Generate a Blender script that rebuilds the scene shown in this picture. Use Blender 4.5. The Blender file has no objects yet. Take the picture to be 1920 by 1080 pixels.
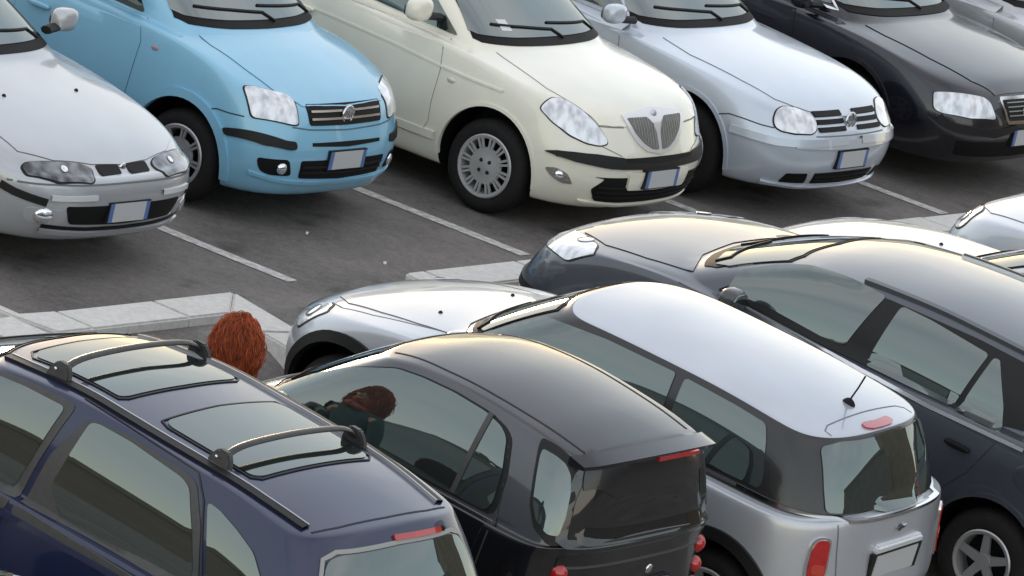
import bpy, bmesh, math, random
from math import sin, cos, pi, radians, atan2, sqrt
from mathutils import Vector, Matrix, noise
from mathutils.bvhtree import BVHTree

SC = bpy.context.scene
COL = SC.collection

# ------------------------------------------------------------------ camera
CAM_F, CAM_H, CAM_PITCH, CAM_ROLL = 12177.115, 9.323186, 0.24101851, 0.23458376
cd = bpy.data.cameras.new('camera')
cam = bpy.data.objects.new('camera', cd)
COL.objects.link(cam)
cp, sp = cos(CAM_PITCH), sin(CAM_PITCH)
fw = Vector((0, cp, -sp)); rt0 = Vector((1, 0, 0)); up0 = Vector((0, sp, cp))
rt = cos(CAM_ROLL) * rt0 + sin(CAM_ROLL) * up0
up = -sin(CAM_ROLL) * rt0 + cos(CAM_ROLL) * up0
M = Matrix((rt, up, -fw)).transposed().to_4x4()
M.translation = Vector((0, 0, CAM_H))
cam.matrix_world = M
cd.sensor_width = 36.0
cd.lens = CAM_F / 1920 * 36.0
cd.clip_start = 1.0
cd.clip_end = 5000
SC.camera = cam

# ------------------------------------------------------------------ world, sun, exposure
SUN_EL, SUN_AZ = radians(4.0), radians(-14.0)      # low sun behind the far row of cars (azimuth from +Y)
w = bpy.data.worlds.new('World'); SC.world = w; w.use_nodes = True
nt = w.node_tree; nt.nodes.clear()
out = nt.nodes.new('ShaderNodeOutputWorld')
bg = nt.nodes.new('ShaderNodeBackground'); bg.inputs['Strength'].default_value = 0.15
sky = nt.nodes.new('ShaderNodeTexSky'); sky.sky_type = 'NISHITA'; sky.sun_disc = False
sky.sun_elevation = SUN_EL; sky.sun_rotation = SUN_AZ
sky.air_density = 1.0; sky.dust_density = 0.35; sky.ozone_density = 1.1
tcw = nt.nodes.new('ShaderNodeTexCoord')
mpw = nt.nodes.new('ShaderNodeMapping'); mpw.inputs['Scale'].default_value = (1.0, 1.0, 3.0)
nzw = nt.nodes.new('ShaderNodeTexNoise'); nzw.inputs['Scale'].default_value = 1.6; nzw.inputs['Detail'].default_value = 7; nzw.inputs['Roughness'].default_value = 0.55
mrw = nt.nodes.new('ShaderNodeMapRange'); mrw.inputs[1].default_value = 0.36; mrw.inputs[2].default_value = 0.62; mrw.inputs[3].default_value = 0.38; mrw.inputs[4].default_value = 0.80
mxw = nt.nodes.new('ShaderNodeMix'); mxw.data_type = 'RGBA'
mxw.inputs['B'].default_value = (1.95, 1.90, 1.96, 1)
nt.links.new(tcw.outputs['Generated'], mpw.inputs[0]); nt.links.new(mpw.outputs[0], nzw.inputs['Vector']); nt.links.new(nzw.outputs['Fac'], mrw.inputs[0])
nt.links.new(mrw.outputs[0], mxw.inputs['Factor']); nt.links.new(sky.outputs[0], mxw.inputs['A'])
nt.links.new(mxw.outputs['Result'], bg.inputs[0]); nt.links.new(bg.outputs[0], out.inputs[0])

sl = bpy.data.lights.new('sun', 'SUN'); sl.energy = 0.5; sl.angle = radians(10); sl.color = (1.0, 0.74, 0.50)
so = bpy.data.objects.new('sun', sl); COL.objects.link(so)
d = Vector((-sin(-SUN_AZ) * cos(SUN_EL), cos(SUN_AZ) * cos(SUN_EL), sin(SUN_EL)))
so.rotation_euler = d.to_track_quat('Z', 'Y').to_euler()
vs = SC.view_settings
vs.view_transform = 'Standard'; vs.look = 'None'; vs.gamma = 1.0; vs.exposure = 2.15; vs.use_curve_mapping = False

# ------------------------------------------------------------------ materials
MATS = {}
PCOL = {}
def mat(name, base, rough=0.5, metal=0.0, coat=0.0, coat_rough=0.03, ior=1.5, noise=0.0, nscale=30.0, bump=0.0, bscale=200.0, emit=None, spec=0.5, tint=None):
    if name in MATS: return MATS[name]
    m = bpy.data.materials.new(name); m.use_nodes = True
    t = m.node_tree; b = t.nodes['Principled BSDF']
    b.inputs['Base Color'].default_value = (*base, 1); b.inputs['Roughness'].default_value = rough
    b.inputs['Metallic'].default_value = metal; b.inputs['IOR'].default_value = ior
    b.inputs['Coat Weight'].default_value = coat; b.inputs['Coat Roughness'].default_value = coat_rough
    b.inputs['Specular IOR Level'].default_value = spec
    if tint: b.inputs['Specular Tint'].default_value = (*tint, 1)
    if noise or bump:
        tc = t.nodes.new('ShaderNodeTexCoord')
    if noise:
        n = t.nodes.new('ShaderNodeTexNoise'); n.inputs['Scale'].default_value = nscale; n.inputs['Detail'].default_value = 6
        t.links.new(tc.outputs['Object'], n.inputs['Vector'])
        r = t.nodes.new('ShaderNodeMapRange'); r.inputs[1].default_value = 0.3; r.inputs[2].default_value = 0.7
        r.inputs[3].default_value = 1 - noise; r.inputs[4].default_value = 1 + noise
        t.links.new(n.outputs['Fac'], r.inputs[0])
        mx = t.nodes.new('ShaderNodeVectorMath'); mx.operation = 'SCALE'; mx.inputs[0].default_value = base
        t.links.new(r.outputs[0], mx.inputs['Scale']); t.links.new(mx.outputs[0], b.inputs['Base Color'])
    if bump:
        n2 = t.nodes.new('ShaderNodeTexNoise'); n2.inputs['Scale'].default_value = bscale; n2.inputs['Detail'].default_value = 3
        t.links.new(tc.outputs['Object'], n2.inputs['Vector'])
        bp = t.nodes.new('ShaderNodeBump'); bp.inputs['Strength'].default_value = bump; bp.inputs['Distance'].default_value = 0.01
        t.links.new(n2.outputs['Fac'], bp.inputs['Height']); t.links.new(bp.outputs[0], b.inputs['Normal'])
    if emit:
        b.inputs['Emission Color'].default_value = (*emit, 1); b.inputs['Emission Strength'].default_value = 1
    MATS[name] = m
    return m
def paint(name, c, metal=0.35, rough=0.38, coat=1.0):
    PCOL['paint_' + name] = c
    new = 'paint_' + name not in MATS
    m = mat('paint_' + name, c, rough, metal, coat=coat, noise=0.05, nscale=3.0)
    if new:                                   # uneven dust and water marks in the clear coat
        t = m.node_tree; b = t.nodes['Principled BSDF']
        tc = t.nodes.new('ShaderNodeTexCoord'); n = t.nodes.new('ShaderNodeTexNoise'); n.inputs['Scale'].default_value = 7; n.inputs['Detail'].default_value = 9; n.inputs['Roughness'].default_value = .68
        t.links.new(tc.outputs['Object'], n.inputs['Vector'])
        r = t.nodes.new('ShaderNodeMapRange'); r.inputs[1].default_value = .42; r.inputs[2].default_value = .75; r.inputs[3].default_value = .02; r.inputs[4].default_value = .13
        t.links.new(n.outputs['Fac'], r.inputs[0]); t.links.new(r.outputs[0], b.inputs['Coat Roughness'])
    return m
GLASS = mat('window_glass', (0.016, 0.022, 0.021), 0.015, 0.0, ior=2.5, tint=(.90, 1.0, .96))
WGLASS = mat('windscreen_glass', (0.02, 0.026, 0.025), 0.015, 0.0, ior=3.0, tint=(.92, 1.0, .97))
BLACK = mat('black_rubber', (0.005, 0.005, 0.005), 0.6, spec=.25)
TRIM = mat('black_plastic', (0.012, 0.0115, 0.011), 0.5, noise=0.15, nscale=60, spec=.3)
COWL = mat('cowl_black', (0.008, 0.007, 0.007), 0.6, spec=.2)
def gap_mat(c):
    n = c.body.data.materials[0].name
    k = PCOL.get(n, (.1, .1, .1)); return mat('gap_' + n, tuple(v * .30 + .004 for v in k), 0.7)
GAP = mat('panel_gap', (0.03, 0.03, 0.032), 0.7)
TYRE = mat('tyre_rubber', (0.013, 0.012, 0.0115), 0.8, noise=0.2, nscale=40, spec=.3)
CHROME = mat('chrome', (0.75, 0.75, 0.76), 0.12, 1.0)
SILV = mat('wheel_silver', (0.42, 0.42, 0.43), 0.35, 0.6)
def lens_mat(name, lo, hi, scale=34.0, metal=.7):
    m = mat(name, hi, 0.14, metal, coat=1.0); t = m.node_tree; b = t.nodes['Principled BSDF']
    tc = t.nodes.new('ShaderNodeTexCoord'); vo = t.nodes.new('ShaderNodeTexNoise'); vo.inputs['Scale'].default_value = scale; vo.inputs['Detail'].default_value = 1.5
    mp = t.nodes.new('ShaderNodeMapping'); mp.inputs['Scale'].default_value = (1.0, 1.0, .5)
    t.links.new(tc.outputs['Object'], mp.inputs[0]); t.links.new(mp.outputs[0], vo.inputs['Vector'])
    cr = t.nodes.new('ShaderNodeValToRGB'); cr.color_ramp.elements[0].position = .35; cr.color_ramp.elements[0].color = (*lo, 1); cr.color_ramp.elements[1].position = .62; cr.color_ramp.elements[1].color = (*hi, 1)
    t.links.new(vo.outputs['Fac'], cr.inputs[0]); t.links.new(cr.outputs[0], b.inputs['Base Color'])
    return m
LAMP = lens_mat('headlight_reflector', (.52, .52, .54), (.84, .84, .86), 20.0, .30)
LAMP2 = mat('lamp_bowl', (0.85, 0.86, 0.88), 0.08, 0.9, coat=1.0)
AMBER = mat('amber_lens', (0.55, 0.20, 0.03), 0.12, coat=1.0)
RED = mat('red_lens', (0.42, 0.012, 0.012), 0.12, coat=1.0, noise=0.15, nscale=40)
PLATE = mat('plate_white', (0.50, 0.50, 0.50), 0.4)
PLATE2 = mat('plate_grey', (0.36, 0.36, 0.38), 0.4)
PBLUE = mat('plate_blue', (0.09, 0.16, 0.36), 0.4)
MESH = mat('dark_mesh', (0.004, 0.004, 0.0042), 0.6, spec=.25)

# ------------------------------------------------------------------ object helpers
def tag(o, label=None, cat=None, group=None, kind=None):
    if label: o['label'] = label
    if cat: o['category'] = cat
    if group: o['group'] = group
    if kind: o['kind'] = kind
    return o
def empty(name, loc=(0, 0, 0), rz=0.0, parent=None):
    o = bpy.data.objects.new(name, None); COL.objects.link(o)
    o.empty_display_size = 0.2
    o.location = loc; o.rotation_euler = (0, 0, rz)
    if parent: o.parent = parent
    return o
def link(name, me, m=None, parent=None, smooth=True, sharp=None):
    if m is not None and not me.materials: me.materials.append(m)
    if smooth: me.polygons.foreach_set('use_smooth', [True] * len(me.polygons))
    if sharp: me.set_sharp_from_angle(angle=radians(sharp))
    o = bpy.data.objects.new(name, me); COL.objects.link(o)
    if parent: o.parent = parent
    return o
def mesh_from(verts, faces):
    me = bpy.data.meshes.new('mesh'); me.from_pydata([tuple(v) for v in verts], [], faces); me.update()
    return me
def bm_obj(name, bm, m, parent=None, smooth=True, sharp=40):
    me = bpy.data.meshes.new('mesh'); bm.normal_update(); bm.to_mesh(me); bm.free()
    return link(name, me, m, parent, smooth, sharp)

def pchip(pts):
    pts = sorted(pts); n = len(pts)
    xs = [p[0] for p in pts]; ys = [p[1] for p in pts]
    if n == 1: return lambda x: ys[0]
    h = [xs[i + 1] - xs[i] for i in range(n - 1)]; dl = [(ys[i + 1] - ys[i]) / h[i] for i in range(n - 1)]
    m = [0.0] * n; m[0] = dl[0]; m[-1] = dl[-1]
    for i in range(1, n - 1):
        if dl[i - 1] * dl[i] <= 0: m[i] = 0.0
        else:
            w1 = 2 * h[i] + h[i - 1]; w2 = h[i] + 2 * h[i - 1]
            m[i] = (w1 + w2) / (w1 / dl[i - 1] + w2 / dl[i])
    def f(x):
        if x <= xs[0]: return ys[0]
        if x >= xs[-1]: return ys[-1]
        i = 0
        while x > xs[i + 1]: i += 1
        t = (x - xs[i]) / h[i]
        return ((2*t**3 - 3*t*t + 1) * ys[i] + (t**3 - 2*t*t + t) * h[i] * m[i] + (-2*t**3 + 3*t*t) * ys[i+1] + (t**3 - t*t) * h[i] * m[i+1])
    return f

# ------------------------------------------------------------------ car body: a stack of closed plan rings, subdivided
NF, NS, NR = 8, 9, 7
def half_plan(xf, xr, w, lf, nf, lr, nr, wmod=None):
    p = []
    for i in range(NF + 1):
        t = pi / 2 * i / NF
        p.append((xf - lf * (1 - max(cos(t), 0) ** (2 / nf)), w * sin(t) ** (2 / nf)))
    a, b = xf - lf, xr + lr
    for i in range(1, NS): p.append((a + (b - a) * i / NS, w))
    for i in range(NR, -1, -1):
        t = pi / 2 * i / NR
        p.append((xr + lr * (1 - max(cos(t), 0) ** (2 / nr)), w * sin(t) ** (2 / nr)))
    if wmod: p = [(x, y * wmod(x)) for x, y in p]
    return p

def body_cage(s):
    lf, nf, lr, nr = s.get('corner', (0.7, 2.5, 0.5, 3.0))
    glf, gnf, glr, gnr = s.get('gcorner', (0.42, 2.6, 0.35, 3.0))
    wm = pchip(s['wmod']) if 'wmod' in s else None
    deck = pchip(s['deck']); crown = s.get('crown', 0.065); hw = s['W'] / 2
    roof = pchip(s['roof']); rcr = s.get('rcrown', 0.05)
    rings = []
    for (xf, xr, ww, z) in s['low']:
        zf = pchip(z) if isinstance(z, list) else (lambda x, z=z: z)
        rings.append([(x, y, zf(x)) for x, y in half_plan(xf, xr, ww, lf, nf, lr, nr, wm)])
    nlow = len(rings)
    dr = s['deckrings']
    for k, (xf, xr, ww) in enumerate(dr):
        f = k / (len(dr) - 1)
        pp = half_plan(xf, xr, ww, lf + (glf - lf) * f, nf + (gnf - nf) * f, lr + (glr - lr) * f, nr + (gnr - nr) * f, wm)
        rings.append([(x, y, deck(x) - crown * (abs(y) / hw) ** 2) for x, y in pp])
    base = rings[-1]; ibase = len(rings) - 1
    xf, xr, ww = s['roofring']
    rp = half_plan(xf, xr, ww, glf * 0.8, gnf, glr * 0.8, gnr)
    rr = [(x, y, roof(x) - rcr * (abs(y) / ww) ** 2.2) for x, y in rp]
    bul = s.get('bulge', 0.022)
    for f in (0.04, 0.35, 0.7, 0.96):
        k = 4 * f * (1 - f) * bul
        rg = []
        for (a, b) in zip(base, rr):
            p = Vector(a).lerp(Vector(b), f)
            cx = (xf + xr) / 2
            dv = Vector((max(-1, min(1, (p.x - cx) / 1.2)) ** 3, p.y / ww, 0.35)); 
            p = p + dv.normalized() * k
            rg.append(tuple(p))
        rings.append(rg)
    rings.append(rr); iroof = len(rings) - 1
    for sc in (0.93, 0.72, 0.48, 0.24, 0.05):
        e = (1 - sc) * min(0.45, (xf - xr) * 0.3)
        pp = half_plan(xf - e, xr + e, ww * sc, glf * 0.8 * (0.3 + 0.7 * sc), gnf, glr * 0.8 * (0.3 + 0.7 * sc), gnr)
        rings.append([(x, y, roof(x) - rcr * (abs(y) / ww) ** 2.2) for x, y in pp])
    verts = []; n = None
    for rg in rings:
        full = rg + [(x, -y, z) for x, y, z in rg[-2:0:-1]]
        n = len(full); verts += full
    faces = []; fm = []
    for r in range(len(rings) - 1):
        for i in range(n):
            j = (i + 1) % n
            faces.append((r * n + i, r * n + j, (r + 1) * n + j, (r + 1) * n + i))
            fm.append(1 if ibase <= r < iroof else (2 if r >= iroof else 0))
    faces.append(tuple(range(n - 1, -1, -1))); fm.append(0)
    k = (len(rings) - 1) * n
    hN = n // 2                                          # close the roof with quads across the centre line
    faces.append((k, k + 1, k + n - 1)); fm.append(2)
    for i in range(1, hN - 1):
        faces.append((k + i, k + i + 1, k + n - i - 1, k + n - i)); fm.append(2)
    faces.append((k + hN - 1, k + hN, k + n - hN + 1)); fm.append(2)
    return verts, faces, fm

def apply_mods(o):
    dg = bpy.context.evaluated_depsgraph_get(); dg.update()
    me = bpy.data.meshes.new_from_object(o.evaluated_get(dg))
    return me

SLOPE = (-0.05872287, 0.0861551, 0.07217477)      # the near row stands on ground that rises gently towards the kerb
def near_z(x, y): return SLOPE[2] + SLOPE[0] * x + SLOPE[1] * (y - 38)
def pose_matrix(x, y, yaw, sloped=False):
    upv = Vector((-SLOPE[0], -SLOPE[1], 1)).normalized() if sloped else Vector((0, 0, 1))
    f = Vector((cos(radians(yaw)), sin(radians(yaw)), 0)); f = (f - upv * f.dot(upv)).normalized()
    m = Matrix((f, upv.cross(f), upv)).transposed().to_4x4()
    m.translation = Vector((x, y, near_z(x, y) if sloped else 0))
    return m
class Car:
    def __init__(s, key, name, spec, pose, mats, label, cat='car', group=None):
        s.key = key; s.spec = spec; s.pose = pose
        s.root = empty(name); s.root.matrix_world = pose_matrix(*pose)
        tag(s.root, label, cat, group)
        v, f, fm = body_cage(spec)
        me = mesh_from(v, f)
        um = []
        for m in mats:
            if m not in um: um.append(m)
        for m in um: me.materials.append(m)
        ix = [um.index(m) for m in mats]
        me.polygons.foreach_set('material_index', [ix[k] for k in fm])
        tmp = bpy.data.objects.new('tmp_cage', me); COL.objects.link(tmp)
        md = tmp.modifiers.new('s', 'SUBSURF'); md.levels = 3; md.render_levels = 3
        m2 = apply_mods(tmp)
        # smooth reference surface for projecting the parts
        bm = bmesh.new(); bm.from_mesh(m2); s.bvh = BVHTree.FromBMesh(bm); bm.free()
        tmp.modifiers.clear(); tmp.data = m2
        ax = spec['axles']; r = spec['r']
        bm = bmesh.new()
        ra = spec.get('arch', r + 0.055)
        for x in ax:
            for sd in (-1, 1):
                mt = Matrix.Translation((x, sd * (spec['W'] / 2 + 0.02), r + spec.get('archz', 0.02))) @ Matrix.Rotation(pi / 2, 4, 'X')
                bmesh.ops.create_cone(bm, cap_ends=True, segments=56, radius1=ra, radius2=ra, depth=0.62, matrix=mt)
        cm = bpy.data.meshes.new('cut'); bm.to_mesh(cm); bm.free(); cm.materials.append(BLACK)
        co = bpy.data.objects.new('tmp_cut', cm); COL.objects.link(co)
        bo = tmp.modifiers.new('b', 'BOOLEAN'); bo.operation = 'DIFFERENCE'; bo.object = co; bo.solver = 'EXACT'; bo.material_mode = 'TRANSFER'
        m3 = apply_mods(tmp)
        bpy.data.objects.remove(tmp); bpy.data.objects.remove(co)
        s.body = link('body', m3, None, s.root, True, 32)
        BODY[key] = s
        s.parts = {}

    # project a point onto the body along -n
    def hit(s, p, n, far=4.0):
        p = Vector(p); n = Vector(n).normalized()
        o = p + n * (far - p.dot(n))
        h = s.bvh.ray_cast(o, -n)
        if h[0] is None:
            h = s.bvh.find_nearest(p)
        return h[0], h[1]

    def panel(s, name, pts, m, off=0.004, rim=0.008, n=None, parent=None, rnd=0.0, grid=0.05, mirror=False, label=None, near=False):
        """A shell that follows the body inside the outline pts (3-D points near the surface), lifted by off."""
        P = [Vector(p) for p in pts]
        if n is None:
            c = sum(P, Vector()) / len(P); n = Vector()
            for a, b in zip(P, P[1:] + P[:1]): n += (a - c).cross(b - c)
            n.normalize()
            if n.dot(c - Vector((max(-1.0, min(1.0, c.x)) * 0.7, 0, 0.55))) < 0: n = -n
        n = Vector(n).normalized()
        u = Vector((0, 0, 1)).cross(n)
        if u.length < 0.1: u = Vector((1, 0, 0)).cross(n)
        u.normalize(); v = n.cross(u)
        q = [Vector((p.dot(u), p.dot(v))) for p in P]
        if rnd > 0: q = round_poly(q, rnd)
        # outline with short edges
        dq = []
        for a, b in zip(q, q[1:] + q[:1]):
            k = max(1, int((b - a).length / grid))
            for i in range(k): dq.append(a.lerp(b, i / k))
        bm = bmesh.new()
        vs_ = [bm.verts.new((a.x, a.y, 0)) for a in dq]
        bm.faces.new(vs_)
        mn = [min(a[i] for a in dq) for i in (0, 1)]; mx = [max(a[i] for a in dq) for i in (0, 1)]
        for i in (0, 1):
            k = int((mx[i] - mn[i]) / grid)
            for j in range(1, k + 1):
                co = [0, 0, 0]; co[i] = mn[i] + (mx[i] - mn[i]) * j / (k + 1); no = [0, 0, 0]; no[i] = 1
                bmesh.ops.bisect_plane(bm, geom=bm.verts[:] + bm.edges[:] + bm.faces[:], plane_co=co, plane_no=no, dist=1e-6)
        bmesh.ops.triangulate(bm, faces=bm.faces[:])
        pn = sum((p.dot(n) for p in P)) / len(P)
        for vt in bm.verts:
            p = u * vt.co.x + v * vt.co.y + n * pn
            h, hn = s.hit(p, n)
            if hn.dot(n) < 0: hn = -hn
            vt.co = h + hn * off
        bm.normal_update()
        if bm.faces and sum((f.normal.dot(n) * f.calc_area() for f in bm.faces)) < 0:
            bmesh.ops.reverse_faces(bm, faces=bm.faces[:])
        if rim > 0:
            be = [e for e in bm.edges if e.is_boundary]
            nm = {vt: vt.normal.copy() for e in be for vt in e.verts}
            r = bmesh.ops.extrude_edge_only(bm, edges=be)
            nv = [g for g in r['geom'] if isinstance(g, bmesh.types.BMVert)]
            old = {tuple(round(c, 6) for c in k.co): nn for k, nn in nm.items()}
            for vt in nv:
                nn = old.get(tuple(round(c, 6) for c in vt.co), n)
                vt.co -= nn * (off + rim)
        me = bpy.data.meshes.new('mesh'); bm.normal_update(); bm.to_mesh(me); bm.free()
        o = link(name, me, m, parent or s.root, True, 40)
        if label: o['label'] = label
        if mirror:
            o2 = s.panel(name, [(p[0], -p[1], p[2]) for p in pts], m, off, rim, None if n is None else (n.x, -n.y, n.z), mirror if not isinstance(mirror, bool) else parent, rnd, grid, False, label)
            return o, o2
        return o

    def strip(s, name, pts, width, m, off=0.003, n=None, parent=None, mirror=False, closed=False, thick=0.006, step=0.04):
        """A narrow raised band along a polyline laid on the body."""
        P = [Vector(p) for p in pts]
        if n is None:
            c = sum(P, Vector()) / len(P)
            n = c - Vector((max(-1.0, min(1.0, c.x)) * 0.7, 0, 0.55)); n.normalize()
        n = Vector(n).normalized()
        Q = []
        seq = list(zip(P, P[1:] + (P[:1] if closed else [])))
        if closed: pass
        else: seq = list(zip(P[:-1], P[1:]))
        for a, b in seq:
            k = max(1, int((b - a).length / step))
            for i in range(k): Q.append(a.lerp(b, i / k))
        if not closed: Q.append(P[-1])
        H = [s.hit(p, n) for p in Q]
        V = []; F = []; L = len(Q)
        for i, (h, hn) in enumerate(H):
            if hn.dot(n) < 0: hn = -hn
            a = H[(i - 1) % L][0] if (i > 0 or closed) else h
            b = H[(i + 1) % L][0] if (i < L - 1 or closed) else h
            t = (b - a)
            if t.length < 1e-6: t = Vector((1, 0, 0))
            sd = hn.cross(t.normalized()).normalized() * (width / 2)
            c0 = h + hn * off
            V += [h + sd - hn * thick, c0 + sd, c0 - sd, h - sd - hn * thick]
        R = L if closed else L - 1
        for i in range(R):
            j = (i + 1) % L
            for k in range(3): F.append((i * 4 + k, j * 4 + k, j * 4 + k + 1, i * 4 + k + 1))
        o = link(name, mesh_from(V, F), m, parent or s.root, True, 50)
        if mirror:
            s.strip(name, [(p[0], -p[1], p[2]) for p in pts], width, m, off, (n.x, -n.y, n.z), mirror if not isinstance(mirror, bool) else parent, False, closed, thick, step)
        return o

def round_poly(q, r):
    o = []; L = len(q)
    for i in range(L):
        a, b, c = q[i - 1], q[i], q[(i + 1) % L]
        d1 = min(r, (a - b).length * 0.45); d2 = min(r, (c - b).length * 0.45)
        p1 = b + (a - b).normalized() * d1; p2 = b + (c - b).normalized() * d2
        for k in range(6):
            t = k / 5
            o.append(p1 * (1 - t) ** 2 + b * 2 * t * (1 - t) + p2 * t * t)
    return o
def SV(pts, side=-1): return [(x, side * 1.0, z) for x, z in pts], (0, side, 0)
def FV(pts): return [(2.5, y, z) for y, z in pts], (1, 0, 0)
def RV(pts): return [(-2.5, y, z) for y, z in pts], (-1, 0, 0)
def TV(pts): return [(x, y, 2.0) for x, y in pts], (0, 0, 1)
BODY = {}

def lathe(prof, seg=40):
    V = []; F = []
    n = len(prof)
    for i in range(seg):
        a = 2 * pi * i / seg
        for (r, y) in prof: V.append((r * cos(a), y, r * sin(a)))
    for i in range(seg):
        j = (i + 1) % seg
        for k in range(n - 1): F.append((i * n + k, i * n + k + 1, j * n + k + 1, j * n + k))
    return mesh_from(V, F)
def wheel(c, x, sd, style='spoke', nsp=10, m=None):
    s = c.spec; r = s['r']; tw = 0.185; rr = s.get('rim', 0.2)
    hw = s['W'] / 2 - 0.03
    wr = empty('wheel', (x, sd * (hw - tw / 2), r), 0, c.root)
    if sd < 0: wr.rotation_euler = (0, 0, pi)
    h = tw / 2
    link('tyre', lathe([(rr - .01, -h + .02), (rr + .02, -h + .004), (r - .035, -h), (r - .008, -h + .03), (r, -h + .05), (r, h - .05), (r - .008, h - .03), (r - .035, h), (rr + .02, h - .004), (rr, h - .012), (rr - .012, h - .03)], 44), TYRE, wr, True, 60)
    bm = bmesh.new()
    me = lathe([(rr + .004, h - .006), (rr - .004, h), (rr - .022, h - .006), (rr - .03, h - .035), (rr - .03, -.02)], 40)
    bm.from_mesh(me)
    def spoke(a, w0, w1, r0, r1, y0, y1, t=.012):
        vs = []
        for (rad, ww, y) in ((r0, w0, y0), (r1, w1, y1)):
            for q in (-1, 1):
                for dy in (0, -t): vs.append(bm.verts.new((rad * cos(a) - q * ww * sin(a), y + dy, rad * sin(a) + q * ww * cos(a))))
        A = vs
        for f in ((0, 2, 6, 4), (1, 5, 7, 3), (0, 4, 5, 1), (2, 3, 7, 6), (4, 6, 7, 5)): bm.faces.new([A[i] for i in f])
    if style == 'cap':
        bm2 = lathe([(0.0005, h - .004), (.05, h - .006), (.06, h - .010), (rr * .56, h - .008), (rr * .60, h - .025)], 40); bm.from_mesh(bm2)
        for i in range(nsp):
            a = 2 * pi * i / nsp + .1
            for dlt in (-.085, .085): spoke(a + dlt, .0075, .0075, rr * .5, rr - .008, h - .008, h - .004)
    else:
        bm2 = lathe([(0.0005, h - .016), (.045, h - .018), (.055, h - .04)], 28); bm.from_mesh(bm2)
        for i in range(nsp): spoke(2 * pi * i / nsp + .2, .028, .02, .03, rr - .015, h - .022, h - .010, .02)
    for f in bm.faces: f.smooth = True
    bm_obj('rim', bm, m or SILV, wr, True, 35)
    bk = link('shade_backing', lathe([(0.0005, -.02), (rr - .03, -.02)], 28), BLACK, wr, False)  # black backing disc stands in for the shade behind the spokes
    if style == 'cap':
        for i in range(4):
            a = pi / 4 + i * pi / 2
            me = lathe([(0.0005, .003), (.012, .003), (.014, -.002)], 10)
            o = link('bolt_cover', me, TRIM, wr); o.location = (.045 * cos(a), h - .006, .045 * sin(a))
    return wr
def wheels(c, style='spoke', nsp=7, m=None):
    for x in c.spec['axles']:
        for sd in (-1, 1): wheel(c, x, sd, style, nsp, m)
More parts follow.
